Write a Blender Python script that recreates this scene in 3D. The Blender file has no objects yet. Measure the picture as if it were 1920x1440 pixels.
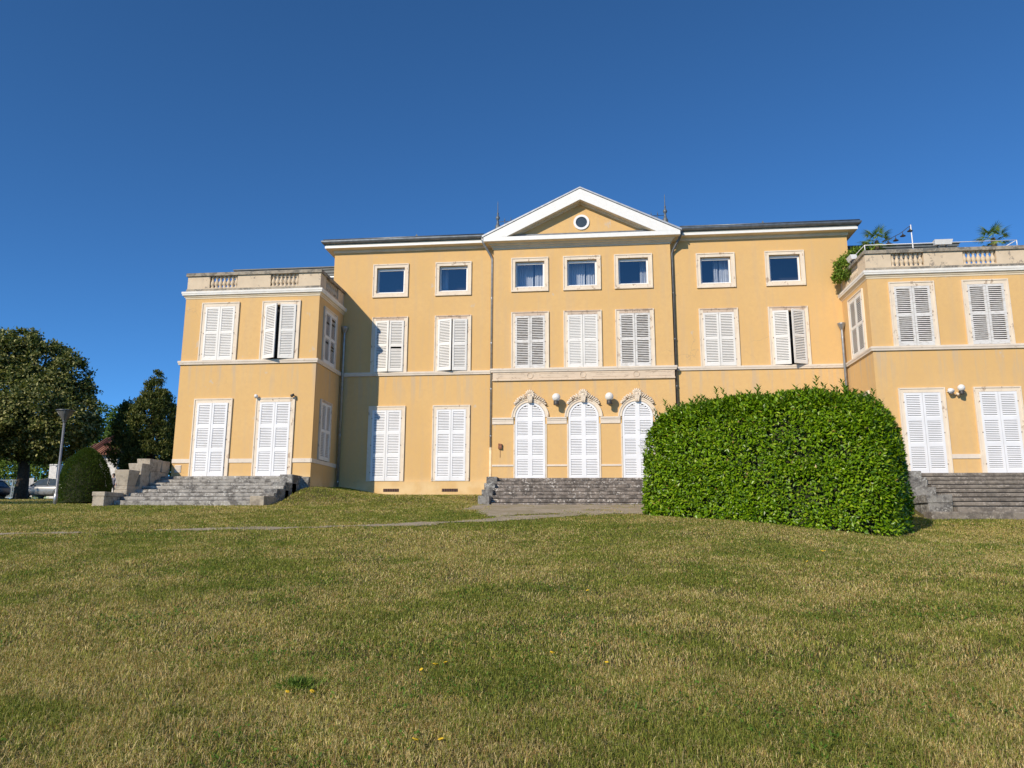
import bpy, math, random
import numpy as np
from mathutils import Vector, Matrix

random.seed(7)
rng = np.random.default_rng(11)
sc = bpy.context.scene
COL = sc.collection
PI = math.pi

# ------------------------------------------------------------------ helpers
class MB:
    """collects shapes, links them as ONE mesh object"""
    def __init__(self):
        self.v = []; self.f = []; self.m = []; self.mi = 0; self.smooth = []
    def add(self, vs, fs, smooth=False):
        o = len(self.v)
        self.v.extend([tuple(p) for p in vs])
        for f in fs:
            self.f.append(tuple(i + o for i in f)); self.m.append(self.mi); self.smooth.append(smooth)
        return self
    def quad(self, a, b, c, d):
        return self.add([a, b, c, d], [(0, 1, 2, 3)])
    def box(self, x0, x1, y0, y1, z0, z1):
        vs = [(x0,y0,z0),(x1,y0,z0),(x1,y1,z0),(x0,y1,z0),(x0,y0,z1),(x1,y0,z1),(x1,y1,z1),(x0,y1,z1)]
        return self.add(vs, [(0,3,2,1),(4,5,6,7),(0,1,5,4),(1,2,6,5),(2,3,7,6),(3,0,4,7)])
    def hexa(self, vs):
        return self.add(vs, [(0,3,2,1),(4,5,6,7),(0,1,5,4),(1,2,6,5),(2,3,7,6),(3,0,4,7)])
    def prism_y(self, pts, y0, y1):
        """polygon in x,z (counter clockwise seen from -y) extruded along y"""
        n = len(pts)
        vs = [(p[0], y0, p[1]) for p in pts] + [(p[0], y1, p[1]) for p in pts]
        fs = [tuple(range(n)), tuple(range(2*n-1, n-1, -1))]
        for i in range(n):
            j = (i+1) % n
            fs.append((j, i, i+n, j+n))
        return self.add(vs, fs)
    def prism_x(self, pts, x0, x1):
        n = len(pts)
        vs = [(x0, p[0], p[1]) for p in pts] + [(x1, p[0], p[1]) for p in pts]
        fs = [tuple(range(n-1, -1, -1)), tuple(range(n, 2*n))]
        for i in range(n):
            j = (i+1) % n
            fs.append((i, j, j+n, i+n))
        return self.add(vs, fs)
    def tube(self, path, r, n=8, cap=True):
        path = [Vector(p) for p in path]
        rs = r if isinstance(r, (list, tuple)) else [r]*len(path)
        vs = []; fs = []
        prev = None
        for i, p in enumerate(path):
            if i == 0: d = path[1]-path[0]
            elif i == len(path)-1: d = path[-1]-path[-2]
            else: d = (path[i+1]-path[i]).normalized() + (path[i]-path[i-1]).normalized()
            d.normalize()
            if prev is None:
                a = d.cross(Vector((0,0,1)))
                if a.length < 1e-3: a = Vector((1,0,0))
            else:
                a = prev - d*prev.dot(d)
            a.normalize(); prev = a
            b = d.cross(a)
            for k in range(n):
                t = 2*PI*k/n
                vs.append(p + (a*math.cos(t) + b*math.sin(t))*rs[i])
        for i in range(len(path)-1):
            for k in range(n):
                k2 = (k+1) % n
                fs.append((i*n+k, i*n+k2, (i+1)*n+k2, (i+1)*n+k))
        if cap:
            fs.append(tuple(range(n-1, -1, -1))); fs.append(tuple(range((len(path)-1)*n, len(path)*n)))
        return self.add(vs, fs, smooth=True)
    def lathe(self, prof, c=(0,0,0), n=16, smooth=True):
        """prof: (r,z) bottom to top"""
        vs = []; fs = []
        for r, z in prof:
            for k in range(n):
                t = 2*PI*k/n
                vs.append((c[0]+r*math.cos(t), c[1]+r*math.sin(t), c[2]+z))
        for i in range(len(prof)-1):
            for k in range(n):
                k2 = (k+1) % n
                fs.append((i*n+k, i*n+k2, (i+1)*n+k2, (i+1)*n+k))
        self.add(vs, fs, smooth)
        self.add(vs[:n], [tuple(range(n-1, -1, -1))]); self.add(vs[-n:], [tuple(range(n))])
        return self
    def ball(self, c, rx, ry=None, rz=None, n=10, m=6):
        ry = rx if ry is None else ry; rz = rx if rz is None else rz
        vs = [(c[0],c[1],c[2]-rz)]; fs = []
        for i in range(1, m):
            ph = -PI/2 + PI*i/m
            for k in range(n):
                t = 2*PI*k/n
                vs.append((c[0]+rx*math.cos(ph)*math.cos(t), c[1]+ry*math.cos(ph)*math.sin(t), c[2]+rz*math.sin(ph)))
        vs.append((c[0],c[1],c[2]+rz))
        for k in range(n):
            k2 = (k+1) % n
            fs.append((0, 1+k2, 1+k))
            for i in range(m-2):
                fs.append((1+i*n+k, 1+i*n+k2, 1+(i+1)*n+k2, 1+(i+1)*n+k))
            fs.append((1+(m-2)*n+k, 1+(m-2)*n+k2, len(vs)-1))
        return self.add(vs, fs, True)
    def sweep(self, prof, path, closed=False):
        """prof: list of (out, z); path: list of (x,y); out points to the RIGHT of travel, mitred"""
        n = len(path); P = [Vector((p[0], p[1])) for p in path]
        vs = []; fs = []
        for i in range(n):
            ds = []
            if i > 0 or closed: ds.append((P[i]-P[i-1]).normalized())
            if i < n-1 or closed: ds.append((P[(i+1) % n]-P[i]).normalized())
            ns = [Vector((d.y, -d.x)) for d in ds]
            if len(ns) == 2:
                b = ns[0]+ns[1]; b = b / (1+ns[0].dot(ns[1]))
            else: b = ns[0]
            for o, z in prof:
                vs.append((P[i].x+b.x*o, P[i].y+b.y*o, z))
        k = len(prof)
        for i in range(n if closed else n-1):
            a = i*k; c = ((i+1) % n)*k
            for j in range(k-1):
                fs.append((a+j, c+j, c+j+1, a+j+1))
        if not closed:
            fs.append(tuple(range(k))); fs.append(tuple(range((n-1)*k+k-1, (n-1)*k-1, -1)))
        return self.add(vs, fs)
    def mesh(self, name, mats):
        me = bpy.data.meshes.new(name)
        me.from_pydata(self.v, [], self.f)
        for m in (mats if isinstance(mats, (list, tuple)) else [mats]): me.materials.append(m)
        if max(self.m, default=0) > 0: me.polygons.foreach_set('material_index', self.m)
        me.polygons.foreach_set('use_smooth', self.smooth)
        me.update()
        return me
    def build(self, name, mats, parent=None, loc=None):
        o = bpy.data.objects.new(name, self.mesh(name, mats)); COL.objects.link(o)
        if parent is not None: o.parent = parent
        if loc is not None: o.location = loc
        return o

def tag(o, label=None, cat=None, group=None, kind=None):
    if label: o['label'] = label
    if cat: o['category'] = cat
    if group: o['group'] = group
    if kind: o['kind'] = kind
    return o
def empty(name, loc, label, cat, rz=0, group=None):
    o = bpy.data.objects.new(name, None); COL.objects.link(o)
    o.empty_display_size = .2
    o.location = loc; o.rotation_euler = (0, 0, rz)
    return tag(o, label, cat, group)
def inst(name, me, parent=None, loc=(0,0,0), rot=(0,0,0)):
    o = bpy.data.objects.new(name, me); COL.objects.link(o)
    o.parent = parent; o.location = loc; o.rotation_euler = rot
    return o
def copy_tree(o, parent=None):
    c = o.copy(); COL.objects.link(c); c.parent = parent
    for ch in list(o.children): copy_tree(ch, c)
    return c

# ------------------------------------------------------------------ materials
def newmat(name):
    m = bpy.data.materials.new(name); m.use_nodes = True
    nt = m.node_tree; nt.nodes.clear()
    out = nt.nodes.new('ShaderNodeOutputMaterial')
    b = nt.nodes.new('ShaderNodeBsdfPrincipled')
    nt.links.new(b.outputs[0], out.inputs[0])
    return m, nt, b, out
def N(nt, typ, **kw):
    n = nt.nodes.new(typ)
    for k, v in kw.items(): setattr(n, k, v)
    return n
def pos(nt, scale=(1,1,1), obj=False):
    if obj:
        g = N(nt, 'ShaderNodeTexCoord'); o = g.outputs['Object']
    else:
        g = N(nt, 'ShaderNodeNewGeometry'); o = g.outputs['Position']
    mp = N(nt, 'ShaderNodeMapping'); mp.inputs['Scale'].default_value = scale
    nt.links.new(o, mp.inputs[0]); return mp.outputs[0]
def noise(nt, vec, scale, detail=5, rough=.55):
    n = N(nt, 'ShaderNodeTexNoise'); n.inputs['Scale'].default_value = scale
    n.inputs['Detail'].default_value = detail; n.inputs['Roughness'].default_value = rough
    nt.links.new(vec, n.inputs['Vector']); return n.outputs['Fac']
def ramp(nt, fac, lo, hi, a=0., b=1.):
    r = N(nt, 'ShaderNodeMapRange'); r.interpolation_type = 'SMOOTHSTEP'
    r.inputs['From Min'].default_value = lo; r.inputs['From Max'].default_value = hi
    r.inputs['To Min'].default_value = a; r.inputs['To Max'].default_value = b
    nt.links.new(fac, r.inputs['Value']); return r.outputs['Result']
def mixc(nt, fac, a, b, mode='MIX'):
    m = N(nt, 'ShaderNodeMix'); m.data_type = 'RGBA'; m.blend_type = mode
    for s, val in ((m.inputs[6], a), (m.inputs[7], b)):
        if isinstance(val, (tuple, list)): s.default_value = (*val[:3], 1)
        else: nt.links.new(val, s)
    if isinstance(fac, (int, float)): m.inputs[0].default_value = fac
    else: nt.links.new(fac, m.inputs[0])
    return m.outputs[2]
def mul(nt, a, b):
    m = N(nt, 'ShaderNodeMath', operation='MULTIPLY')
    for s, val in ((m.inputs[0], a), (m.inputs[1], b)):
        if isinstance(val, (int, float)): s.default_value = val
        else: nt.links.new(val, s)
    return m.outputs[0]
def bump(nt, b, h, strength=.3, dist=.02):
    n = N(nt, 'ShaderNodeBump'); n.inputs['Strength'].default_value = strength
    n.inputs['Distance'].default_value = dist
    nt.links.new(h, n.inputs['Height']); nt.links.new(n.outputs[0], b.inputs['Normal'])

def mat_plain(name, c, rough=.6, metal=0., var=.12, sc_=6.):
    m, nt, b, _ = newmat(name)
    p = pos(nt, obj=False)
    n = noise(nt, p, sc_, 4)
    lo = tuple(x*(1-var) for x in c); hi = tuple(min(1, x*(1+var)) for x in c)
    nt.links.new(mixc(nt, ramp(nt, n, .3, .7), lo, hi), b.inputs['Base Color'])
    b.inputs['Roughness'].default_value = rough; b.inputs['Metallic'].default_value = metal
    return m

def mat_stucco():
    m, nt, b, _ = newmat('ochre_stucco')
    p = pos(nt)
    c = mixc(nt, ramp(nt, noise(nt, p, .35, 4), .3, .7), (.665,.425,.168), (.705,.462,.195))
    # fine mottling
    c = mixc(nt, ramp(nt, noise(nt, p, 5., 6, .7), .35, .75), c, (.65,.415,.18))
    # rain streaks: noise stretched along z
    ps = pos(nt, (2.2, 2.2, .16))
    st = ramp(nt, noise(nt, ps, 1.6, 5, .6), .47, .68)
    sep = N(nt, 'ShaderNodeSeparateXYZ'); nt.links.new(p, sep.inputs[0])
    zb = ramp(nt, sep.outputs['Z'], 6.3, 7.75)          # under the string course
    zt = ramp(nt, sep.outputs['Z'], 7.8, 7.9, 1., 0.)
    c = mixc(nt, mul(nt, mul(nt, st, mul(nt, zb, zt)), .65), c, (.50,.41,.30))
    c = mixc(nt, mul(nt, st, .28), c, (.55,.40,.25))
    # pale repaired plaster near the ground
    zl = ramp(nt, sep.outputs['Z'], 3.1, 3.75, 1., 0.)
    c = mixc(nt, mul(nt, zl, ramp(nt, noise(nt, p, 1.1, 4), .38, .6, .15, .75)), c, (.80,.60,.33))
    # bare grey scars
    sc1 = ramp(nt, noise(nt, pos(nt, (1,1,.7)), 1.9, 7, .62), .665, .70)
    c = mixc(nt, mul(nt, sc1, .6), c, (.55,.47,.38))
    # hairline cracks
    v = N(nt, 'ShaderNodeTexVoronoi', feature='DISTANCE_TO_EDGE'); v.inputs['Scale'].default_value = .55
    wv = N(nt, 'ShaderNodeVectorMath', operation='ADD'); 
    nz = N(nt, 'ShaderNodeTexNoise'); nz.inputs['Scale'].default_value = 1.4; nz.inputs['Detail'].default_value = 6
    nt.links.new(p, nz.inputs['Vector']); nt.links.new(p, wv.inputs[0]); nt.links.new(nz.outputs['Color'], wv.inputs[1])
    nt.links.new(wv.outputs[0], v.inputs['Vector'])
    ck = ramp(nt, v.outputs['Distance'], .002, .007, 1., 0.)
    ck = mul(nt, ck, ramp(nt, noise(nt, p, .3, 3), .55, .66))
    c = mixc(nt, mul(nt, ck, .45), c, (.42,.30,.18))
    nt.links.new(c, b.inputs['Base Color'])
    b.inputs['Roughness'].default_value = .92
    bump(nt, b, noise(nt, p, 45, 6, .7), .18, .008)
    return m

def mat_stone(name, base, peel, dirt, th=.56, k=.8, zsc=.6):
    """painted limestone that flakes"""
    m, nt, b, _ = newmat(name)
    p = pos(nt)
    c = mixc(nt, ramp(nt, noise(nt, p, 2.5, 5), .3, .7), base, tuple(x*.9 for x in base))
    f = ramp(nt, noise(nt, pos(nt, (1,1,zsc)), 5.5, 8, .68), th, th+.05)
    c = mixc(nt, mul(nt, f, k), c, peel)
    f2 = ramp(nt, noise(nt, pos(nt, (1.4,1.4,.5)), 2.2, 6, .7), .55, .8)
    c = mixc(nt, mul(nt, f2, .35), c, dirt)
    nt.links.new(c, b.inputs['Base Color'])
    b.inputs['Roughness'].default_value = .9
    bump(nt, b, noise(nt, p, 22, 7, .7), .3, .012)
    return m

def mat_lichen(name, light, mid, dark, warm=None, bias=0.):
    m, nt, b, _ = newmat(name)
    p = pos(nt)
    n1 = noise(nt, p, 3.2, 8, .68)
    n2 = noise(nt, p, 16., 6, .7)
    c = mixc(nt, ramp(nt, n1, .42+bias, .60+bias), dark, mid)
    v = N(nt, 'ShaderNodeTexVoronoi', feature='F1'); v.inputs['Scale'].default_value = 11.
    nz = N(nt, 'ShaderNodeTexNoise'); nz.inputs['Scale'].default_value = 9.; nz.inputs['Detail'].default_value = 5
    nt.links.new(p, nz.inputs['Vector'])
    wv = N(nt, 'ShaderNodeVectorMath', operation='MULTIPLY_ADD'); wv.inputs[1].default_value = (.22,.22,.22)
    nt.links.new(nz.outputs['Color'], wv.inputs[0]); nt.links.new(p, wv.inputs[2])
    nt.links.new(wv.outputs[0], v.inputs['Vector'])
    blot = mul(nt, ramp(nt, v.outputs['Distance'], .20, .50, 1., 0.), ramp(nt, noise(nt, p, 2.3, 5), .42, .60))
    c = mixc(nt, mul(nt, blot, .9), c, light)
    c = mixc(nt, ramp(nt, n2, .54, .70, 0., .7), c, light)
    c = mixc(nt, ramp(nt, noise(nt, p, 9., 7, .75), .58, .74, 0., .8), c, dark)
    if warm: c = mixc(nt, ramp(nt, noise(nt, p, 1.3, 3), .5, .65, 0., .5), c, warm)
    nt.links.new(c, b.inputs['Base Color'])
    b.inputs['Roughness'].default_value = .95
    bump(nt, b, n2, .5, .03)
    return m

def mat_shutter(name, c0, worn):
    m, nt, b, _ = newmat(name)
    p = pos(nt)
    c = mixc(nt, ramp(nt, noise(nt, p, 1.5, 4), .3, .7), c0, tuple(x*.93 for x in c0))
    f = ramp(nt, noise(nt, pos(nt, (.7,.7,2.5)), 7., 7, .7), .66-worn*.22, .76-worn*.22)
    c = mixc(nt, mul(nt, f, .25+.45*worn), c, (.42,.38,.33))
    nt.links.new(c, b.inputs['Base Color']); b.inputs['Roughness'].default_value = .55
    return m

def mat_leaf(name, rough=.45, trans=.3, spec=.4):
    m, nt, b, out = newmat(name)
    a = N(nt, 'ShaderNodeAttribute'); a.attribute_name = 'Col'
    nt.links.new(a.outputs['Color'], b.inputs['Base Color'])
    b.inputs['Roughness'].default_value = rough
    b.inputs['Specular IOR Level'].default_value = spec
    t = N(nt, 'ShaderNodeBsdfTranslucent')
    nt.links.new(mixc(nt, 1., a.outputs['Color'], (1.25,1.35,.6), 'MULTIPLY'), t.inputs['Color'])
    mx = N(nt, 'ShaderNodeMixShader'); mx.inputs[0].default_value = trans
    nt.links.new(b.outputs[0], mx.inputs[1]); nt.links.new(t.outputs[0], mx.inputs[2])
    nt.links.new(mx.outputs[0], out.inputs[0])
    return m

def mat_glass():
    m, nt, b, out = newmat('window_glass')
    nt.nodes.remove(b)
    p = pos(nt)
    bp = N(nt, 'ShaderNodeBump'); bp.inputs['Strength'].default_value = .05; bp.inputs['Distance'].default_value = .02
    nt.links.new(noise(nt, p, 1.2, 2), bp.inputs['Height'])
    tr = N(nt, 'ShaderNodeBsdfTransparent'); tr.inputs[0].default_value = (.88,.92,.94,1)
    gl = N(nt, 'ShaderNodeBsdfGlossy'); gl.inputs['Roughness'].default_value = .01
    nt.links.new(bp.outputs[0], gl.inputs['Normal'])
    mx = N(nt, 'ShaderNodeMixShader')
    mx.inputs[0].default_value = .21; nt.links.new(tr.outputs[0], mx.inputs[1]); nt.links.new(gl.outputs[0], mx.inputs[2])
    nt.links.new(mx.outputs[0], out.inputs[0])
    return m

def mat_tiles(name):
    m, nt, b, _ = newmat(name)
    p = pos(nt)
    w = N(nt, 'ShaderNodeTexWave', wave_type='BANDS', bands_direction='X'); w.inputs['Scale'].default_value = 1.3
    nt.links.new(p, w.inputs['Vector'])
    c = mixc(nt, noise(nt, p, 2., 5), (.36,.16,.10), (.20,.09,.06))
    nt.links.new(c, b.inputs['Base Color']); b.inputs['Roughness'].default_value = .9
    bump(nt, b, w.outputs['Fac'], 1., .12)
    return m

def mat_ground():
    m, nt, b, _ = newmat('lawn_soil')
    p = pos(nt)
    c = mixc(nt, ramp(nt, noise(nt, p, .45, 6, .6), .35, .65), (.095,.10,.028), (.15,.125,.052))
    c = mixc(nt, ramp(nt, noise(nt, p, 14., 6, .7), .4, .7), c, (.045,.04,.02))
    nt.links.new(c, b.inputs['Base Color']); b.inputs['Roughness'].default_value = 1.
    b.inputs['Specular IOR Level'].default_value = .1
    bump(nt, b, noise(nt, p, 30., 6, .7), .7, .03)
    return m
def mat_gravel():
    m, nt, b, _ = newmat('gravel')
    p = pos(nt)
    v = N(nt, 'ShaderNodeTexVoronoi'); v.inputs['Scale'].default_value = 38.; nt.links.new(p, v.inputs['Vector'])
    c = mixc(nt, v.outputs['Color'], (.29,.24,.165), (.50,.425,.32))
    c = mixc(nt, ramp(nt, noise(nt, p, 1.2, 6, .7), .42, .62), c, (.31,.26,.165))
    c = mixc(nt, ramp(nt, noise(nt, p, 3.2, 6, .7), .60, .68, 0., .8), c, (.09,.10,.035))
    nt.links.new(c, b.inputs['Base Color']); b.inputs['Roughness'].default_value = .95
    bump(nt, b, v.outputs['Distance'], .8, .02)
    return m

M = {}
M['stucco'] = mat_stucco()
M['surround'] = mat_stone('flaking_cream_stone', (.80,.69,.55), (.42,.31,.22), (.52,.43,.34), .585, .85)
M['lintel'] = mat_stone('worn_lintel_stone', (.62,.49,.38), (.36,.27,.20), (.78,.68,.56), .53, .8)
M['band'] = mat_stone('cream_band_paint', (.76,.67,.56), (.52,.42,.32), (.50,.45,.39), .61, .75, 2.)
M['frieze'] = mat_stone('worn_frieze_stone', (.70,.57,.43), (.45,.35,.26), (.50,.41,.33), .56, .7, 2.)
M['parapet'] = mat_stone('weathered_parapet_stone', (.66,.54,.39), (.26,.22,.18), (.34,.29,.23), .575, .8, .8)
M['coping'] = mat_lichen('parapet_coping_lichen', (.42,.38,.31), (.36,.31,.24), (.16,.15,.13))
M['cornice'] = mat_plain('cream_cornice_paint', (.76,.655,.49), .85, 0, .05, 3.)
M['cornicewhite'] = mat_plain('white_cornice_paint', (.80,.78,.73), .7, 0, .06, 3.)
M['whitefascia'] = mat_plain('white_fascia_board', (.80,.80,.78), .5, 0, .03)
M['zinc'] = mat_plain('grey_zinc', (.17,.185,.20), .42, .6, .2)
M['zinclight'] = mat_plain('pale_zinc_edge', (.42,.44,.46), .45, .5, .12)
M['pipe'] = mat_plain('zinc_pipe', (.36,.37,.38), .4, .65, .15)
M['pipedark'] = mat_plain('dark_zinc_pipe', (.16,.165,.17), .45, .6, .15)
M['pipebase'] = mat_plain('painted_iron_pipe', (.74,.62,.42), .6)
M['shutter'] = mat_shutter('white_shutter_paint', (.80,.81,.83), .25)
M['shuttercream'] = mat_shutter('cream_white_shutter_paint', (.79,.775,.74), .4)
M['shutterworn'] = mat_shutter('worn_shutter_paint', (.72,.71,.69), .75)
M['dark'] = mat_plain('unlit_void_dark', (.02,.022,.026), .9)  # near-black colour stands for the shade inside rooms and vents
M['pvc'] = mat_plain('white_window_frame', (.82,.83,.84), .35, 0, .02)
M['glass'] = mat_glass()
M['curtain'] = mat_plain('sheer_curtain', (.66,.68,.74), .9, 0, .05)
M['stepl'] = mat_lichen('pale_lichened_step', (.56,.54,.49), (.34,.32,.285), (.13,.12,.108), None, -.03)
M['stepc'] = mat_lichen('dark_lichened_step', (.60,.56,.51), (.235,.20,.17), (.10,.086,.074), None, .0)
M['stepr'] = mat_lichen('grey_lichened_step', (.40,.36,.31), (.24,.21,.175), (.135,.118,.10), None, .0)
M['block'] = mat_lichen('warm_stone_block', (.50,.45,.37), (.42,.365,.285), (.22,.19,.15), (.40,.33,.24), -.06)
M['blockgrey'] = mat_lichen('grey_lichened_block', (.46,.46,.43), (.25,.24,.22), (.10,.095,.09))
M['hinge'] = mat_plain('old_iron_hinge', (.20,.14,.11), .8)
M['globe'] = mat_plain('opal_globe', (.78,.76,.72), .3, 0, .03)
M['lampblack'] = mat_plain('dark_lamp_socket', (.05,.048,.045), .5)
M['rust'] = mat_plain('rusty_iron', (.26,.11,.06), .8, 0, .35, 30)
M['whitemetal'] = mat_plain('white_painted_metal', (.80,.80,.80), .4, 0, .03)
M['leaf'] = mat_leaf('glossy_laurel_leaf', .36, .10, .32)
M['leafmatte'] = mat_leaf('matte_leaf', .6, .28, .2)
M['grass'] = mat_leaf('grass_blade', .6, .30, .2)
M['bark'] = mat_plain('bark', (.065,.05,.038), .95, 0, .4, 8)
M['slats'] = mat_plain('dark_grey_slats', (.12,.135,.14), .6)
M['finial'] = mat_plain('weathered_zinc_finial', (.13,.145,.155), .5, .3, .2)
M['shadecore'] = mat_plain('twig_shade_core', (.035,.04,.018), 1., 0, .4, 10)  # dark twig tone with the foliage's inner shade put into it
M['ground'] = mat_ground()
M['gravel'] = mat_gravel()
M['tiles'] = mat_tiles('terracotta_tiles')
M['housewall'] = mat_plain('white_render', (.66,.65,.63), .9)

# ------------------------------------------------------------------ terrain
def sstep(a, b, x):
    t = np.clip((x-a)/(b-a), 0, 1); return t*t*(3-2*t)
def vnoise(x, y, s, seed=0):
    """smooth value noise 0..1, vectorised"""
    x = np.asarray(x, float)/s + 137.3*(seed+1); y = np.asarray(y, float)/s + 71.7*(seed+1)
    xi = np.floor(x).astype(np.int64); yi = np.floor(y).astype(np.int64)
    fx = x-xi; fy = y-yi; fx = fx*fx*(3-2*fx); fy = fy*fy*(3-2*fy)
    def h(a, b):
        n = (a*374761393 + b*668265263 + seed*974711) & 0x7fffffff
        n = ((n ^ (n >> 13))*1274126177) & 0x7fffffff
        return ((n ^ (n >> 16)) & 0xffff)/65535.
    return (h(xi,yi)*(1-fx)+h(xi+1,yi)*fx)*(1-fy)+(h(xi,yi+1)*(1-fx)+h(xi+1,yi+1)*fx)*fy
def fbm(x, y, s, seed=0):
    return (vnoise(x,y,s,seed)*.5+vnoise(x,y,s/2.1,seed+5)*.28+vnoise(x,y,s/4.4,seed+9)*.15+vnoise(x,y,s/9.,seed+13)*.07)
def ground(x, y):
    x = np.asarray(x, float); y = np.asarray(y, float); d = y+30
    z = np.interp(d, [-300,-60,-8,3,6,22,24.5,28,45,60,120,900], [-9,-4,-.75,.0,.30,2.12,2.34,2.42,3.35,3.95,5.6,16.])
    near = (1-sstep(32, 40, d))
    z = z - .36*sstep(3., 10.5, x)*near*sstep(8, 20, d)
    m1 = sstep(-10.42,-10.0,x)*(1-sstep(-4.0,-3.62,x))*(1-.62*sstep(-6.2,-3.9,x)*(1-sstep(-2.6,-.6,y)))
    m2 = sstep(3.62,4.,x)*(1-sstep(10.3,11.0,x))
    z = z + (m1*(.36+.30*(1-sstep(-9.9,-7.6,x)))+m2*.85)*sstep(-6.0,-2.7,y)*near
    z = z + (fbm(x, y, 3.5, 3)-.5)*.07*sstep(2, 8, d)*(1-sstep(23, 24.5, d))
    return z
PATHC = np.array([(-30,-16.6),(-22,-15.6),(-13.9,-14.25),(-9.5,-13.25),(-7,-12.75),(-4.6,-12.1),(-2.6,-11.1),(-.6,-9.7),(1.6,-8.0),(3.4,-7.2)])
def path_dist(x, y):
    x = np.asarray(x, float); y = np.asarray(y, float)
    best = np.full(x.shape, 1e9)
    for (ax, ay), (bx, by) in zip(PATHC[:-1], PATHC[1:]):
        dx, dy = bx-ax, by-ay
        t = np.clip(((x-ax)*dx+(y-ay)*dy)/(dx*dx+dy*dy), 0, 1)
        best = np.minimum(best, np.hypot(x-ax-t*dx, y-ay-t*dy))
    return best
def on_path(x, y):
    """>0 on gravel"""
    w = .15 + .28*sstep(-7, -1, x)
    a = w - path_dist(x, y)
    # apron in front of the central steps
    ap = np.minimum(np.minimum(x+3.4, 4.2-x), np.minimum(y+9.0+.35*np.maximum(0, -x), -3.0-y))
    ap = np.where(x < -1, np.minimum(ap, 1.3+(x+1.)*.55+ (y+8.)*.28), ap)
    a = np.maximum(a, ap)
    return a + (fbm(x, y, 1.1, 21)-.5)*.95

def grid_mesh(name, xs, ys, zf, mat, off=0.):
    X, Y = np.meshgrid(xs, ys); Z = zf(X, Y)+off
    nx, ny = len(xs), len(ys)
    co = np.stack([X, Y, Z], -1).reshape(-1, 3)
    i = np.arange(nx-1)[None, :]+np.arange(ny-1)[:, None]*nx
    f = np.stack([i, i+1, i+nx+1, i+nx], -1).reshape(-1, 4)
    return np_mesh(name, co, f, mat)
def np_mesh(name, co, faces, mat, col=None, smooth=True):
    me = bpy.data.meshes.new(name)
    co = np.ascontiguousarray(co, np.float32); faces = np.ascontiguousarray(faces, np.int32)
    nf, k = faces.shape
    me.vertices.add(len(co)); me.vertices.foreach_set('co', co.ravel())
    me.loops.add(nf*k); me.loops.foreach_set('vertex_index', faces.ravel())
    me.polygons.add(nf); me.polygons.foreach_set('loop_start', np.arange(0, nf*k, k, dtype=np.int32))
    me.polygons.foreach_set('use_smooth', np.full(nf, smooth))
    if col is not None:
        at = me.attributes.new('Col', 'FLOAT_COLOR', 'POINT')
        c4 = np.ones((len(co), 4), np.float32); c4[:, :3] = col
        at.data.foreach_set('color', c4.ravel())
    me.materials.append(mat); me.update(calc_edges=True)
    return me
def link(name, me, parent=None, loc=(0,0,0)):
    o = bpy.data.objects.new(name, me); COL.objects.link(o); o.parent = parent; o.location = loc
    return o

xs = np.unique(np.concatenate([np.linspace(-900,-80,12), np.linspace(-80,-28,40), np.arange(-28,22,.2), np.linspace(22,80,20), np.linspace(80,900,12)]))
ys = np.unique(np.concatenate([np.linspace(-500,-60,10), np.linspace(-60,-30,25), np.arange(-30,3,.2), np.linspace(3,60,50), np.linspace(60,900,16)]))
tag(link('lawn', grid_mesh('lawn', xs, ys, ground, M['ground'])), kind='structure')

# gravel path: cells of a fine grid that lie on the path
def build_path():
    gx = np.arange(-26, 12.2, .09); gy = np.arange(-16.6, -2.9, .09)
    X, Y = np.meshgrid(gx, gy); Z = ground(X, Y)+.016
    on = on_path(X, Y) > 0
    ok = on[:-1,:-1] & on[1:,:-1] & on[:-1,1:] & on[1:,1:]
    nx = len(gx)
    jj, ii = np.nonzero(ok)
    f = np.stack([jj*nx+ii, jj*nx+ii+1, (jj+1)*nx+ii+1, (jj+1)*nx+ii], 1)
    u, inv = np.unique(f, return_inverse=True)
    co = np.stack([X.ravel()[u], Y.ravel()[u], Z.ravel()[u]], 1)
    tag(link('gravel_path', np_mesh('gravel_path', co, inv.reshape(-1, 4), M['gravel'])), kind='structure')
build_path()

# ------------------------------------------------------------------ leaves
def unit(a): return a/np.maximum(1e-9, np.linalg.norm(a, axis=1, keepdims=True))
def leaf_mesh(name, P, A, Nn, L, W, colr, mat, fold=.12, droop=.0):
    """P base points, A long axis, Nn rough normal, L/W arrays; six vertex leaves with a fold along the midrib"""
    A = unit(A); S = unit(np.cross(A, Nn)); Nn = np.cross(S, A)
    L = L[:, None]; W = W[:, None]
    b = P; m = P+A*L*.5 - Nn*fold*W + Nn*L*droop*.5; t = P+A*L - Nn*L*droop
    l1 = P+A*L*.42+S*W*.5+Nn*L*droop*.4; r1 = P+A*L*.42-S*W*.5+Nn*L*droop*.4
    n = len(P)
    co = np.stack([b, l1, t, r1, m], 1).reshape(-1, 3)
    k = np.arange(n)[:, None]*5
    f = np.concatenate([k+np.array([[0,4,1]]), k+np.array([[1,4,2]]), k+np.array([[0,3,4]]), k+np.array([[3,2,4]])], 0)
    c = np.repeat(colr, 5, 0)
    return np_mesh(name, co, f, mat, c, smooth=False)
def pick(n, cols, wts):
    c = np.array(cols); i = rng.choice(len(cols), n, p=np.array(wts)/sum(wts))
    return c[i]*(1+rng.normal(0, .13, (n, 1)))
def rdir(n): return unit(rng.normal(size=(n, 3)))

# ------------------------------------------------------------------ mansion
BASE = (0, 4, 2.9)
mansion = empty('mansion', BASE, 'long ochre yellow mansion with white shutters, central pediment and two flat roofed wings', 'mansion')
OFF = (-BASE[0], -BASE[1], -BASE[2])
def part(mb, name, mat): return mb.build(name, mat, mansion, OFF)

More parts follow.
